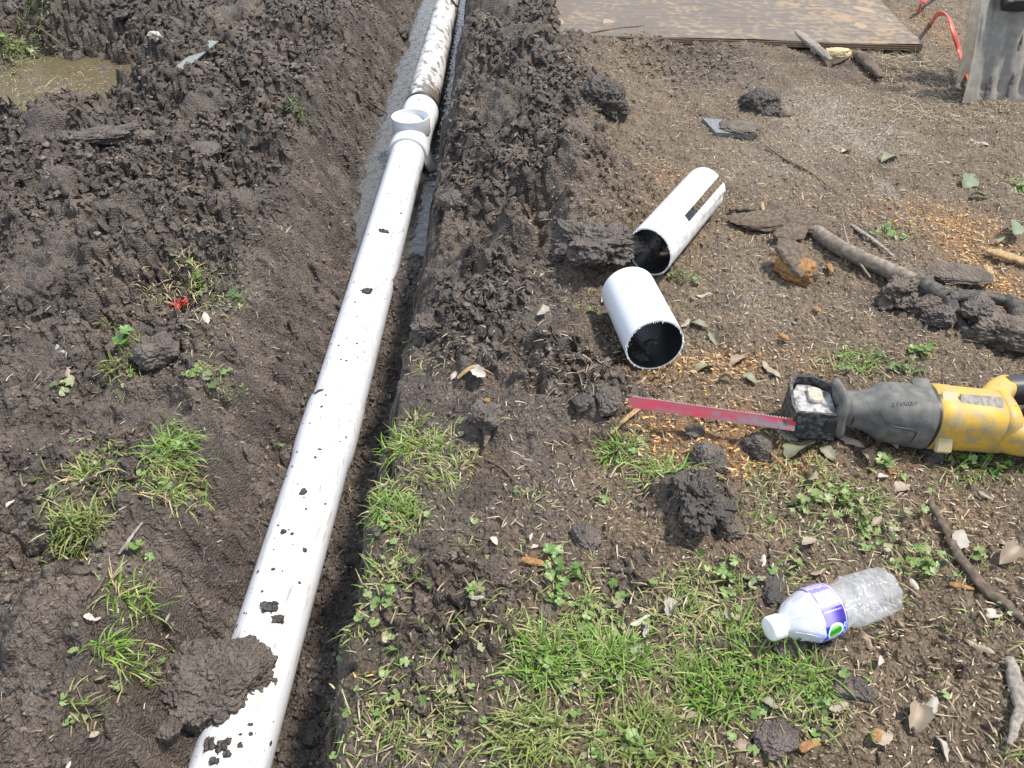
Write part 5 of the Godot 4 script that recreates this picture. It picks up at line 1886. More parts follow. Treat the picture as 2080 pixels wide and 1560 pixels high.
func build_weeds() -> void:
	var shapes := []
	for i in 4:
		shapes.append(leaf_shape(3 if i % 2 == 0 else 5, [0.35, -0.25, 0.15, 0.5][i], i * 1.7))
	var mats := []
	for c in [Color(0.075, 0.155, 0.026), Color(0.115, 0.185, 0.042), Color(0.155, 0.205, 0.070), Color(0.062, 0.105, 0.030), Color(0.20, 0.225, 0.115)]:
		var m := plain(c, 0.45)
		m.backlight_enabled = true
		m.backlight = Color(0.4, 0.45, 0.2)
		m.cull_mode = BaseMaterial3D.CULL_DISABLED
		mats.append(m)
	M.leaf_green = mats[0]
	var r := RandomNumberGenerator.new()
	r.seed = 777
	for a in [[790, 1215, 34, 8, 24, 1, "leafy weed on the trench edge level with the mud splats on the pipe"],
			[740, 1190, 22, 6, 20, 1, "small weed leaning over the trench beside the pipe"],
			[705, 1300, 24, 6, 22, 2, "weed at the lower end of the grassy trench edge"],
			[1130, 1185, 50, 16, 22, 0, "bright weed patch with many small leaves above the lower lawn"],
			[1130, 1225, 24, 8, 20, 1, "weed leaves just below the bright weed patch"],
			[1125, 1128, 18, 6, 22, 0, "dark green weed right of the orange wood chip"],
			[1175, 1255, 40, 12, 20, 1, "pale green weed beside the small clod in the lawn"],
			[1285, 1320, 10, 2, 32, 4, "single pale cupped weed leaf standing in the lawn"],
			[1095, 1345, 26, 7, 24, 1, "round leaved weed in the left lawn tuft"],
			[1085, 1395, 18, 4, 26, 2, "pale weed below the left lawn tuft"],
			[1285, 1505, 16, 3, 32, 2, "broad pale weed leaf at the bottom edge of the lawn"],
			[1480, 1170, 36, 12, 24, 1, "lobed weed in the grass left of the bottle"],
			[1530, 1190, 14, 4, 26, 4, "dull weed leaf at the edge of the dark mud by the bottle"],
			[1880, 1150, 46, 14, 22, 1, "spreading small leaved weed right of the bottle base"],
			[1745, 1075, 26, 6, 26, 2, "pale lobed weed above the bottle base"],
			[1640, 1020, 40, 10, 24, 2, "lobed weed in the grass right of the largest clod"],
			[1720, 1010, 30, 8, 22, 1, "weed leaves left of the pale tan dead leaf"],
			[1790, 950, 30, 9, 22, 2, "yellow green weed below the saw between two dead leaves"],
			[1985, 935, 56, 14, 26, 0, "green weed under the saw handle at the right"],
			[1805, 478, 34, 10, 20, 1, "bright green weed beside the grey stick above the tool handle"],
			[2070, 380, 18, 7, 20, 1, "green weed at the right edge below the shovel"],
			[1880, 722, 34, 9, 22, 1, "small weed behind the yellow saw housing"],
			[1810, 745, 40, 12, 20, 3, "dull green weed behind the saw lug"],
			[400, 580, 26, 6, 24, 1, "round weed leaves in the half dry tuft above the red sprig"],
			[480, 612, 28, 7, 26, 3, "grey green weed right of the red sprig"],
			[245, 705, 24, 5, 28, 0, "lobed weed by the dark hollow on the left bank"],
			[285, 735, 26, 6, 26, 1, "weed touching the smooth grey mud lump"],
			[385, 760, 22, 5, 22, 1, "small weed sprouting below the smooth grey mud lump"],
			[432, 775, 20, 4, 26, 3, "muddy weed leaves right of the grey mud lump"],
			[478, 762, 10, 2, 20, 2, "lone pale leaf sprout on the smooth bank"],
			[352, 992, 16, 3, 26, 2, "weed leaf below the lush bright tuft"],
			[575, 923, 12, 3, 20, 0, "little dark green weed tucked against the pipe"],
			[80, 985, 14, 3, 24, 1, "single lobed leaf on mud by the left edge"],
			[125, 785, 18, 4, 24, 4, "pale weed in the small pit on the left bank"],
			[223, 1388, 18, 3, 28, 4, "pale lobed leaf on the lower left bank"],
			[172, 1335, 12, 2, 22, 2, "yellow leaf on smooth mud at the lower left"],
			[140, 1465, 14, 3, 22, 2, "last yellow green leaf of the lower left turf strip"],
			[285, 1130, 20, 5, 22, 1, "two small leaves at the top of the lower left turf strip"],
			[50, 160, 26, 6, 22, 1, "round leaved plant standing in the puddle"],
			[35, 110, 36, 9, 22, 1, "pale leaved weed on the far rim of the puddle"],
			[135, 100, 14, 3, 20, 2, "thin stemmed plant right of the puddle grass"],
			[833, 690, 12, 2, 30, 4, "pale green leaf lying on the trench edge right of the pipe"],
			[1390, 570, 30, 8, 16, 3, "dull weed right of the slotted offcut's mouth"],
			[632, 342, 8, 2, 16, 2, "tiny yellow sprout on the mud left of the pipe"]]:
		var p := spot(a[0], a[1])
		var k := per_px(a[0], a[1])
		var o := thing("weed_plant", a[6], "weed", p, "small weeds")
		var st := begin()
		for i in a[3]:
			var e := r.randf() * TAU
			var rr: float = a[2] * k * sqrt(r.randf())
			var q := Vector3(cos(e) * rr, 0, sin(e) * rr * 0.8)
			q.y = height(p.x + q.x, -(p.z + q.z)) - p.y + r.randf_range(0.004, 0.016)
			var s: float = a[4] * k * r.randf_range(0.55, 1.1)
			var l := piece("leaf", shapes[r.randi() % 4], mats[clampi(a[5] + (r.randi() % 3 - 1 if r.randf() < 0.4 else 0), 0, 4)], o)
			l.transform = Transform3D(Basis.from_euler(Vector3(r.randfn(0, 0.35), r.randf() * TAU, r.randfn(0.1, 0.3))).scaled(Vector3.ONE * s), q)
			sweep(st, smooth_path([Vector3(q.x * 0.2, -0.002, q.z * 0.2), Vector3(q.x * 0.6, q.y * 0.6 + 0.004, q.z * 0.6), q], 4), [0.0008, 0.0006], 4, 1.0, false)
		piece("stems", done(st), mats[2], o)
	# sprig reddened with marking paint
	var p2 := spot(372, 634) + Vector3(0, 0.012, 0)
	var sp := thing("red_sprig", "small sprig splashed with red marking paint in the mud hollow", "plant", p2)
	var red := plain(Color(0.38, 0.020, 0.022), 0.5)
	red.cull_mode = BaseMaterial3D.CULL_DISABLED
	for q in [[-0.010, 0.006, 0.002, 0.013], [0.005, 0.010, 0.0, 0.017], [0.011, 0.008, 0.004, 0.013], [-0.004, 0.006, 0.008, 0.012], [-0.019, 0.004, 0.006, 0.010], [0.014, 0.012, -0.002, 0.012]]:
		var l := piece("leaf", shapes[r.randi() % 4], red, sp)
		l.transform = Transform3D(Basis.from_euler(Vector3(r.randfn(0.4, 0.4), r.randf() * TAU, r.randfn(0, 0.4))).scaled(Vector3.ONE * q[3]), Vector3(q[0], q[1], q[2]))
	var bl := Blades.new()
	for i in 16:
		bl.add(Vector3(r.randfn(-0.008, 0.012), 0.004, r.randfn(0, 0.006)), r.randf() * TAU, r.randf_range(0.012, 0.03), 0.0016, r.randfn(0.2, 0.4), 0.8, Color(0.42, 0.03, 0.03), 3)
	piece("stems", bl.mesh(), M.straw, sp)

# ---------------------------------------------------------------- dead leaves

func dead_leaf_shape(curl: float, slim: float, sd: float) -> ArrayMesh:
	var v := PackedVector3Array()
	var f := PackedInt32Array()
	var n := 10
	for i in n + 1:
		var t := float(i) / n
		var w := slim * 0.5 * pow(sin(PI * pow(t, 0.85)), 0.8) * (1.0 + 0.14 * sin(t * 23.0 + sd))
		var lift := 0.10 * sin(t * PI) + 0.05 * sin(t * 7.0 + sd)
		for k in 5:
			var u := (k - 2) / 2.0
			v.append(Vector3(t - 0.5, lift + curl * w * u * u * 1.4 - (0.012 if k == 2 else 0.0) + 0.02 * sin(t * 9.0 + u * 3.0 + sd), u * w))
	for i in n:
		for k in 4:
			var a := i * 5 + k
			f.append_array([a, a + 1, a + 6, a, a + 6, a + 5])
	return indexed(v, f)

func build_leaves() -> void:
	var mats := {}
	for e in [["olive", Color(0.125, 0.125, 0.075), Color(0.23, 0.225, 0.15)], ["tan", Color(0.20, 0.155, 0.11), Color(0.36, 0.29, 0.22)], ["pale", Color(0.30, 0.265, 0.22), Color(0.50, 0.45, 0.39)], ["brown", Color(0.15, 0.105, 0.075), Color(0.30, 0.22, 0.16)], ["green", Color(0.10, 0.135, 0.075), Color(0.17, 0.20, 0.125)], ["grey", Color(0.22, 0.20, 0.17), Color(0.38, 0.345, 0.30)]]:
		var m := mottled(e[1], e[2], 28.0, 0.6, 0.0, 120 + mats.size())
		m.cull_mode = BaseMaterial3D.CULL_DISABLED
		m.backlight_enabled = true
		m.backlight = Color(0.25, 0.22, 0.15)
		mats[e[0]] = m
	var shapes := []
	for i in 6:
		shapes.append(dead_leaf_shape([0.5, -0.35, 0.9, 0.2, -0.6, 0.7][i], [0.42, 0.36, 0.5, 0.62, 0.3, 0.46][i], i * 2.1))
	var r := RandomNumberGenerator.new()
	r.seed = 888
	var i := 0
	for a in [[1420, 668, 46, -20, "olive", 3, "olive leaf right of the open mouth of the short offcut"],
			[1450, 690, 36, -60, "olive", 0, "second olive leaf below the one beside the short offcut"],
			[1392, 664, 30, 40, "tan", 1, "tan leaf touching the rim of the short offcut"],
			[1432, 752, 50, 20, "olive", 3, "broad olive leaf just above the red blade"],
			[1500, 735, 46, 30, "brown", 0, "dark brown leaf above the middle of the blade"],
			[1475, 778, 40, -15, "tan", 2, "curled tan leaf above the middle of the blade"],
			[1520, 775, 44, -30, "olive", 3, "olive leaf between blade and saw guard"],
			[1565, 757, 60, -38, "tan", 1, "long tan leaf pointing to the saw guard"],
			[1430, 600, 40, 8, "grey", 4, "grey leaf on trodden soil right of the offcuts"],
			[1626, 922, 78, 35, "olive", 3, "largest pale olive leaf flat on the ground below the saw guard"],
			[1680, 925, 50, -40, "olive", 3, "olive leaf overlapping the right end of the largest one"],
			[1640, 968, 48, 70, "olive", 0, "olive leaf standing on edge below the largest one"],
			[1600, 886, 60, -30, "grey", 1, "grey leaf under the saw guard"],
			[1720, 900, 90, -25, "brown", 4, "long brown strip of leaf below the rubber nose of the saw"],
			[1760, 935, 46, -50, "brown", 2, "small brown leaf right of the long brown strip"],
			[1813, 915, 34, -65, "pale", 0, "pale upright leaf below the black band of the saw"],
			[1790, 975, 26, 10, "pale", 3, "small pale leaf on bare soil below the saw"],
			[1832, 992, 44, 15, "tan", 3, "oval tan leaf on bare soil below the round clod"],
			[1372, 1238, 54, 62, "grey", 2, "grey crumpled leaf in the lawn left of the bottle cap"],
			[1300, 1262, 54, 25, "pale", 4, "white dry leaf blade lying across the lawn"],
			[1312, 1285, 36, 70, "pale", 4, "short white dry leaf stem below the white leaf blade"],
			[1640, 1110, 36, 25, "tan", 3, "tan leaf above the waist of the bottle"],
			[1550, 1140, 30, 80, "pale", 1, "pale folded leaf above the shoulder of the bottle"],
			[1855, 1192, 48, -60, "pale", 1, "pale leaf standing beside the base of the bottle"],
			[1815, 1085, 44, -55, "pale", 4, "pale grey leaf above the base of the bottle"],
			[1780, 1060, 30, 40, "tan", 0, "torn tan leaf above the pale grey one"],
			[1760, 1300, 60, -60, "brown", 1, "brown leaf under the foot of the bottle"],
			[1780, 1355, 34, 75, "pale", 0, "pale upright leaf in bare soil below the bottle"],
			[1990, 1320, 80, -30, "tan", 4, "long thin tan leaf below the split stick"],
			[1860, 1460, 84, 75, "tan", 2, "big pale crumpled leaf at the lower right"],
			[1890, 1440, 60, 60, "grey", 1, "grey leaf beside the big crumpled one"],
			[1790, 1505, 50, 10, "tan", 3, "round tan leaf left of the big crumpled one"],
			[1910, 1520, 70, -60, "grey", 0, "grey leaf lying at the bottom edge at the right"],
			[1700, 1440, 50, 20, "tan", 1, "tan leaf in the grass below the torn mud lump"],
			[1560, 1440, 46, -30, "olive", 3, "pale green fallen leaf in the lawn below the bottle"],
			[1510, 1515, 46, -10, "brown", 3, "brown oval leaf in the lawn at the bottom edge"],
			[1405, 1465, 34, 0, "tan", 2, "tan leaf half hidden in the lower lawn"],
			[1480, 1255, 40, -75, "olive", 0, "olive leaf upright in the grass left of the bottle cap"],
			[1805, 327, 40, 20, "olive", 0, "olive leaf on the chalky soil"],
			[1967, 372, 34, 40, "green", 3, "dark green oval leaf at the right below the shovel"],
			[1990, 405, 50, -15, "olive", 3, "olive leaf below the dark green oval one"],
			[2052, 478, 46, 85, "green", 3, "grey green oval leaf standing at the right edge"],
			[2020, 495, 40, 10, "olive", 0, "olive leaf left of the standing oval one"],
			[1915, 330, 40, -10, "tan", 4, "thin tan leaf on soil below the shovel"],
			[1720, 310, 26, 10, "pale", 3, "pale scrap of leaf on the chalky soil"],
			[1990, 290, 50, -20, "grey", 4, "long grey leaf under the shovel blade edge"],
			[970, 768, 40, -20, "pale", 3, "pale torn leaf beside the tan splinter near the trench"],
			[925, 762, 26, 30, "pale", 0, "pale leaf left of the tan splinter"],
			[1095, 640, 34, 60, "grey", 2, "grey leaf stuck upright in the lower spoil heap"],
			[790, 806, 16, 50, "pale", 3, "pale round leaf in the trench"],
			[1003, 1100, 24, -50, "pale", 3, "pale pointed leaf above the orange wood chip"],
			[1078, 1100, 26, 75, "pale", 1, "narrow pale leaf standing right above the orange wood chip"],
			[1087, 1118, 18, 20, "pale", 3, "small pink pale leaf above the orange wood chip"],
			[970, 1218, 40, -8, "grey", 4, "thin grey leaf on crumbled soil near the trench"],
			[1230, 610, 26, 30, "pale", 2, "curled pale leaf in the gap left of the short offcut"],
			[1660, 1165, 40, 20, "brown", 1, "brown leaf behind the ribbed part of the bottle"],
			[2000, 1010, 44, -30, "tan", 0, "tan leaf right of the saw weed"],
			[1945, 1100, 46, 60, "grey", 3, "grey leaf left of the split stick"],
			[2050, 1130, 60, 40, "tan", 2, "tan leaf at the right edge above the split stick"],
			[1930, 1390, 60, -40, "tan", 4, "tan strip of leaf left of the weathered stick"],
			[2020, 1250, 40, 20, "pale", 3, "pale leaf under the lower end of the split stick"],
			[178, 1258, 28, 5, "pale", 3, "two toned white petal on the lower left bank"],
			[192, 1254, 20, 30, "pale", 0, "white petal right of the two toned one"],
			[420, 650, 26, -70, "pale", 1, "pale leaf right of the red sprig"],
			[395, 632, 18, 20, "pale", 0, "small white leaf touching the red sprig"],
			[125, 710, 34, -50, "grey", 1, "grey leaf on the left bank above the pit"],
			[143, 770, 36, -75, "tan", 4, "slim tan leaf stalk right of the pit"],
			[20, 1020, 26, 40, "pale", 3, "pale leaf at the far left edge"],
			[190, 1495, 30, 30, "tan", 3, "tan leaf on the clod at the lower left"],
			[136, 1555, 22, 60, "pale", 0, "pale leaf at the bottom left corner"],
			[335, 1250, 24, 70, "tan", 4, "thin tan leaf on the smooth lower bank"]]:
		var p := spot(a[0], a[1])
		var step := heading(a[0], a[1], a[3])
		var L: float = clampf(0.86 * a[2] * step.length(), 0.010, 0.085)
		var n := normal_at(p, 0.02).lerp(Vector3.UP, 0.3).normalized()
		var fx := (step.normalized() - n * step.normalized().dot(n)).normalized()
		var tilt := 0.0
		if "upright" in a[6] or "standing" in a[6]:
			tilt = 0.8
			L *= 0.8
		var b := Basis(fx, n, fx.cross(n)).rotated(fx, r.randfn(0, 0.3) + tilt)
		var l := piece("dead_leaf", shapes[a[5]], mats[a[4]])
		l.transform = Transform3D(b.scaled_local(Vector3(L, L, L)), p + n * (0.004 + (0.25 * L if tilt > 0 else 0.0)))
		tag(l, a[6], "leaf", "fallen leaves")
		i += 1

# ---------------------------------------------------------------- sticks, splinters, scraps

func stick(called: String, px: Array, r0: float, r1: float, mat: Material, label: String, category: String, flat := 1.0, lift := 0.7, wob := 0.0, sides := 10, power := 2.0) -> MeshInstance3D:
	var ctrl := []
	for q in px:
		var p := spot(q[0], q[1])
		p.y = bilin(base, p.x, -p.z) + r0 * lift + (q[2] if q.size() > 2 else 0.0) + 0.003
		ctrl.append(p)
	var path := smooth_path(ctrl, 8 + 4 * px.size())
	for k in path.size():
		path[k] += Vector3(n_mid.get_noise_2d(path[k].x * 4.0, path[k].z * 4.0), 0.4 * n_mid.get_noise_2d(path[k].x * 4.0, path[k].z * 4.0 + 9.0), n_mid.get_noise_2d(path[k].x * 4.0 + 5.0, path[k].z * 4.0)) * wob
	var st := begin()
	sweep(st, path, [r0 * 0.6, r0, lerpf(r0, r1, 0.5), r1, r1 * 0.45], sides, flat, true, power, 0.16)
	var o := piece(called, done(st), mat)
	tag(o, label, category)
	return o

func build_litter() -> void:
	stick("split_stick", [[1888, 1022], [1925, 1100], [1975, 1180], [2040, 1235], [2085, 1275]], 0.0062, 0.0085, M.wood_brown, "long dark split stick running down to the right edge", "stick", 0.6, 0.7, 0.004)
	stick("weathered_stick", [[2042, 1348], [2058, 1400], [2062, 1460], [2040, 1520]], 0.0088, 0.0055, M.wood_grey, "short grey weathered stick at the lower right corner", "stick", 0.8, 0.8, 0.002)
	stick("twig", [[56, 84], [95, 108], [150, 132]], 0.0045, 0.003, M.wood_brown, "dark twig leaning out of the grass into the puddle", "twig", 1.0, 1.4)
	stick("twig", [[985, 935], [1020, 955], [1048, 985]], 0.0022, 0.0018, M.wood_brown, "thin dark twig lying across the boot smear", "twig")
	stick("twig", [[245, 1132], [272, 1095], [292, 1068]], 0.0028, 0.0022, M.wood_grey, "dry reed stem beside the yellow green tuft on the left", "twig", 0.7, 1.6)
	stick("twig", [[192, 1220], [205, 1195], [220, 1165]], 0.0028, 0.0022, M.wood_brown, "dark stub of stem below the dry reed stem", "twig", 0.7, 1.2)
	stick("twig", [[1200, 80], [1260, 72], [1310, 66]], 0.003, 0.002, M.wood_brown, "thin dark twig lying on the left part of the plywood", "twig", 1.0, 7.0)
	stick("twig", [[1480, 432], [1540, 434], [1600, 436]], 0.006, 0.005, M.wood_brown, "dark muddy root between the slotted offcut and the bark slabs", "root", 1.0, 1.0, 0.006)
	stick("twig", [[1555, 300], [1600, 330], [1640, 350], [1700, 395]], 0.0035, 0.002, M.wood_brown, "dark stem pressed into the soil right of the slate", "twig", 0.7, 0.5)
	stick("twig", [[1708, 470], [1722, 520], [1762, 580]], 0.0018, 0.0028, M.wood_grey, "bent pale twig across the wooden tool handle", "twig", 1.0, 9.0)
	stick("twig", [[740, 225], [760, 235], [793, 247]], 0.0035, 0.0025, M.wood_brown, "twig poking out of the left bank towards the tee", "twig", 1.0, 6.0)
	stick("grey_stick", [[1725, 462], [1770, 492], [1815, 528]], 0.006, 0.0045, M.wood_grey, "grey flat stick right of the bark slabs", "stick", 0.5, 0.7, 0.002, 8, 3.0)
	stick("splinter", [[930, 776], [965, 773], [1002, 770]], 0.0048, 0.002, M.wood_tan, "tan wood splinter near the trench edge", "wood splinter", 0.4, 1.2, 0.0, 8, 3.0)
	stick("splinter", [[1240, 888], [1270, 858], [1308, 828]], 0.0036, 0.0046, M.wood_tan, "tan wood splinter below the tip of the red blade", "wood splinter", 0.4, 1.4, 0.0, 8, 3.0)
	stick("splinter", [[1060, 1142], [1085, 1148], [1108, 1152]], 0.0055, 0.005, M.wood_orange, "short orange wood chip in crumbled soil", "wood chip", 0.5, 0.8, 0.0, 8, 3.0)
	stick("splinter", [[985, 838], [995, 842]], 0.005, 0.004, M.wood_orange, "little orange chip on a clod above the boot smear", "wood chip", 0.6, 5.0, 0.0, 8, 3.0)
	stick("splinter", [[2000, 520], [2045, 533], [2095, 548]], 0.013, 0.012, M.wood_tan, "tan split board end at the right edge", "wood chunk", 0.4, 0.8, 0.0, 8, 3.6)
	stick("splinter", [[1996, 548], [2008, 565], [2016, 582]], 0.008, 0.004, M.wood_tan, "tan wedge of wood below the split board end", "wood chip", 0.4, 1.0, 0.0, 8, 3.0)
	stick("splinter", [[1925, 1192], [1950, 1197], [1975, 1203]], 0.0045, 0.003, M.wood_orange, "orange splinter right of the bottle base", "wood splinter", 0.5, 0.8, 0.0, 8, 3.0)
	stick("splinter", [[1772, 1512], [1776, 1500], [1780, 1488]], 0.006, 0.005, M.wood_orange, "orange chip at the bottom right beside a tan leaf", "wood chip", 0.5, 0.9, 0.0, 8, 3.0)
	stick("splinter", [[1620, 1530], [1640, 1520], [1660, 1515]], 0.006, 0.004, M.wood_orange, "orange chip in the grass at the bottom edge", "wood chip", 0.5, 0.9, 0.0, 8, 3.0)
	stick("splinter", [[1780, 545], [1786, 560], [1800, 562]], 0.005, 0.004, M.wood_orange, "orange chip below the dark end of the tool handle", "wood chip", 0.5, 0.9, 0.0, 8, 3.0)
	stick("splinter", [[1580, 688], [1592, 694], [1600, 700]], 0.007, 0.005, M.wood_orange, "orange chip on trodden soil behind the saw guard", "wood chip", 0.6, 0.9, 0.0, 8, 3.0)
	stick("splinter", [[1650, 632], [1665, 640]], 0.006, 0.004, M.wood_orange, "orange chip below the rotten wood chunk", "wood chip", 0.5, 0.9, 0.0, 8, 3.0)
	stick("splinter", [[1680, 545], [1688, 562]], 0.007, 0.004, M.wood_orange, "curved orange chip left of the tool handle", "wood chip", 0.5, 1.0, 0.0, 8, 3.0)
	stick("splinter", [[1536, 900], [1590, 950], [1600, 965]], 0.003, 0.002, M.wood_orange, "thin orange sliver among leaves below the saw guard", "wood splinter", 0.5, 0.9, 0.0, 8, 3.0)
	stick("splinter", [[1545, 425], [1547, 440], [1552, 458]], 0.0042, 0.0028, M.wood_tan, "upright yellow sliver stuck in the bark slab", "wood splinter", 0.4, 3.5, 0.0, 8, 3.0)
	stick("splinter", [[985, 880], [990, 900], [984, 922]], 0.0065, 0.003, M.wood_brown, "pointed bark sliver standing at the boot smear", "bark", 0.5, 2.0, 0.0, 8, 3.0)
	stick("plank_offcut", [[1613, 78], [1645, 105], [1684, 138]], 0.017, 0.015, M.wood_grey, "narrow grey plank end leaning on the plywood edge", "plank", 0.5, 1.3, 0.0, 12, 4.0)
	stick("rotten_wood", [[1737, 118], [1760, 140], [1786, 168]], 0.021, 0.019, M.wood_brown, "brown rotten wood piece in front of the plywood", "wood chunk", 0.6, 0.7, 0.004, 14, 3.0)
	stick("thin_batten", [[1690, 136], [1712, 126], [1728, 118]], 0.007, 0.005, M.wood_brown, "thin dark sliver between plank end and rotten wood", "wood splinter", 0.6, 0.8, 0.0, 8, 3.0)
	var ch := piece("wood_chunk", clod_mesh(4, Vector3(0.048, 0.022, 0.028), 71.0, 0.3, 1.0), M.wood_pale)
	ch.position = spot(1698, 116) + Vector3(0, 0.008, 0)
	tag(ch, "pale yellow chunk of wood under the plywood edge", "wood chunk")
	# rotten chunk with orange sides
	var p := spot(1610, 556)
	var o := thing("rotten_chunk", "rotten brown wood chunk with orange broken sides", "wood chunk", p)
	o.rotation.y = 0.5
	var top := piece("weathered_top", clod_mesh(4, Vector3(0.036, 0.010, 0.050), 12.0, 0.25), M.wood_brown, o)
	top.position = Vector3(0, 0.036, 0)
	top.rotation.x = 0.35
	var body := piece("broken_side", clod_mesh(4, Vector3(0.033, 0.028, 0.043), 13.0, 0.3), M.wood_orange, o)
	body.position = Vector3(0, 0.012, 0.004)
	# bark slabs
	for a in [[1560, 458, 0.080, 0.010, 0.036, -0.1, "dark flat bark slab right of the slotted offcut"], [1640, 470, 0.060, 0.010, 0.034, -0.5, "bark slab overlapping the buried end of the tool handle"], [1600, 487, 0.040, 0.008, 0.026, 0.4, "grey bark slab in front of the dark flat one"], [1935, 566, 0.062, 0.009, 0.034, -0.35, "flat mud caked slab leaning on the far side of the tool handle"]]:
		var b := piece("bark_slab", clod_mesh(4, Vector3(a[2], a[3], a[4]), a[0] * 0.3, 0.3), M.clod_brown if a[0] > 1700 else M.wood_brown)
		b.position = spot(a[0], a[1]) + Vector3(0, 0.016, 0)
		b.rotation = Vector3(0.15, a[5], 0.06)
		tag(b, a[6], "bark")
	# tool with a plastic grip
	var h0 := spot_flat(Vector2(1650, 465), 0.008)
	var h1 := spot_flat(Vector2(1715, 508), 0.020)
	var h2 := spot_flat(Vector2(1870, 577), 0.030)
	var h3 := spot_flat(Vector2(1925, 605), 0.030)
	var t := thing("garden_tool", "half buried garden tool with a wooden shaft and a ribbed black grip", "garden tool", Vector3(h2.x, h2.y - 0.03, h2.z))
	var org := t.position
	var st := begin()
	sweep(st, smooth_path([h0 - org, h1 - org, h2 - org], 14), [0.0165, 0.0165, 0.016, 0.0155], 20, 1.0, true, 2.0, 0.05)
	piece("wooden_shaft", done(st), M.wood_shaft, t)
	st = begin()
	sweep(st, PackedVector3Array([h1.lerp(h2, 0.25) - org, h1.lerp(h2, 0.31) - org]), [0.0175, 0.0175], 20)
	piece("ferrule", done(st), M.wood_brown, t)
	st = begin()
	sweep(st, smooth_path([h2 - org, h2.lerp(h3, 0.5) - org, h3 - org], 8), [0.0185, 0.018, 0.015], 20, 0.9)
	var sock := piece("grip_socket", done(st), M.black_dusty, t)
	var g0 := spot_flat(Vector2(2055, 612), 0.034)
	var g1 := spot_flat(Vector2(2062, 650), 0.032)
	var g2 := spot_flat(Vector2(1995, 600), 0.036)
	var g3 := spot_flat(Vector2(1958, 668), 0.004)
	st = begin()
	sweep(st, smooth_path([h3 - org, g2 - org, g0 + Vector3(-0.02, 0, -0.004) - org, g0 - org], 16), [0.014, 0.011, 0.011, 0.013], 16, 0.8, true, 2.8)
	sweep(st, smooth_path([h3 - org, g3 - org, g1 + Vector3(-0.045, -0.024, 0.03) - org, g1 + Vector3(-0.006, -0.012, 0.02) - org], 16), [0.014, 0.011, 0.011, 0.013], 16, 0.8, true, 2.8)
	piece("grip_arm", done(st), M.black_dusty, t)
	st = begin()
	var gp := smooth_path([g0 + Vector3(-0.006, 0, -0.006) - org, g0.lerp(g1, 0.5) + Vector3(0.006, 0, 0) - org, g1 + Vector3(-0.006, -0.012, 0.024) - org], 40)
	var rad := []
	for k in 41:
		rad.append(0.0135 + 0.0022 * (1.0 if k % 4 < 2 and k > 6 and k < 34 else 0.0))
	sweep(st, gp, rad, 20)
	piece("ribbed_grip", done(st), M.black_dusty, t)
	# slate, strip, paper, tab
	var q := spot(1484, 268)
	var sl := thing("slate_tile", "grey slate fragment half covered with dried mud", "tile", q)
	sl.rotation.y = -0.22
	st = begin()
	st.set_smooth_group(0xffffffff)
	var outl := [Vector2(-0.082, -0.048), Vector2(0.055, -0.044), Vector2(0.082, -0.012), Vector2(0.062, 0.046), Vector2(-0.042, 0.050)]
	var up := []
	var dn := []
	for e in outl:
		up.append(Vector3(e.x, 0.016, e.y))
		dn.append(Vector3(e.x, 0.004, e.y))
	face(st, up.duplicate(), Vector3(0, 0.01, 0))
	face(st, dn.duplicate(), Vector3(0, 0.01, 0))
	for k in 5:
		face(st, [up[k], up[(k + 1) % 5], dn[(k + 1) % 5], dn[k]], Vector3(0, 0.01, 0))
	piece("slate", done(st), M.slate, sl)
	var mc := piece("dried_mud", clod_mesh(4, Vector3(0.056, 0.007, 0.040), 17.0, 0.45, 1.4), M.clod_brown, sl)
	mc.position = Vector3(0.026, 0.018, 0.006)
	var s0 := spot(345, 158)
	var s1 := spot(436, 90)
	s1.y += 0.035
	s0.y += 0.004
	var sd := s1 - s0
	st = begin()
	st.set_smooth_group(0xffffffff)
	var pr := sd.normalized().cross(Vector3.UP).normalized()
	var upn := pr.cross(sd.normalized())
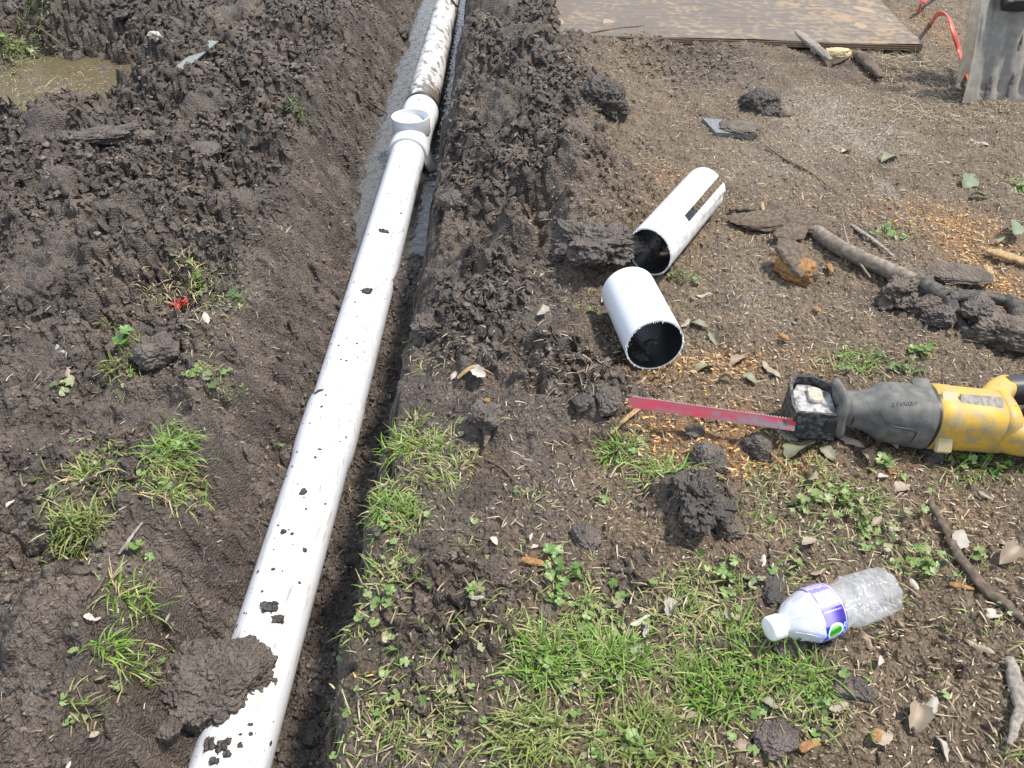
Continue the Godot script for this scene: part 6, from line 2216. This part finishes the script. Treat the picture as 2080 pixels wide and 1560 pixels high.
	var wv := [0.004, 0.018, 0.020, 0.019, 0.017, 0.017]
	for k in 5:
		for sg in [1.0, -1.0]:
			var A := s0 + sd * k / 5.0
			var B := s0 + sd * (k + 1) / 5.0
			var th: Vector3 = upn * 0.0015 * sg
			face(st, [A - pr * wv[k] + th, A + pr * wv[k] + th, B + pr * wv[k + 1] + th, B - pr * wv[k + 1] + th], (A + B) * 0.5)
		for sg in [1.0, -1.0]:
			var A: Vector3 = s0 + sd * k / 5.0 + pr * wv[k] * sg
			var B: Vector3 = s0 + sd * (k + 1) / 5.0 + pr * wv[k + 1] * sg
			face(st, [A - upn * 0.0015, A + upn * 0.0015, B + upn * 0.0015, B - upn * 0.0015], s0 + sd * 0.5)
	var strip := piece("plastic_strip", done(st), mottled(Color(0.15, 0.17, 0.165), Color(0.22, 0.235, 0.225), 14.0, 0.5, 0.0, 140))
	tag(strip, "grey green flat strip sticking out of the mud by the puddle", "strip")
	var pa := piece("paper_scrap", clod_mesh(3, Vector3(0.019, 0.013, 0.016), 23.0, 0.75, 1.4), mottled(Color(0.66, 0.62, 0.54), Color(0.30, 0.27, 0.20), 60.0, 0.8, 0.1, 141, 0.6))
	pa.position = spot(325, 113) + Vector3(0, 0.006, 0)
	tag(pa, "crumpled scrap of white paper in the mud above the grey strip", "paper")
	var cp := at(872, 331, -0.17)
	var tab := thing("plastic_tab", "dark plastic tab with a raised rim in the water beside the tee", "plastic tab", cp)
	tab.basis = Basis.from_euler(Vector3(0.45, 0.55, 0.10))
	st = begin()
	box(st, Transform3D(Basis(), Vector3.ZERO), Vector3(0.034, 0.006, 0.062), 0.003)
	piece("plate", done(st), mottled(Color(0.05, 0.045, 0.042), Color(0.11, 0.10, 0.09), 30.0, 0.5, 0.03, 142), tab)
	st = begin()
	sweep(st, smooth_path([Vector3(0.018, 0, -0.031), Vector3(0.020, 0.001, 0.0), Vector3(0.018, 0, 0.030), Vector3(0.010, 0, 0.034), Vector3(-0.016, 0, 0.034)], 20), [0.0042], 10)
	piece("rim", done(st), M.black, tab)
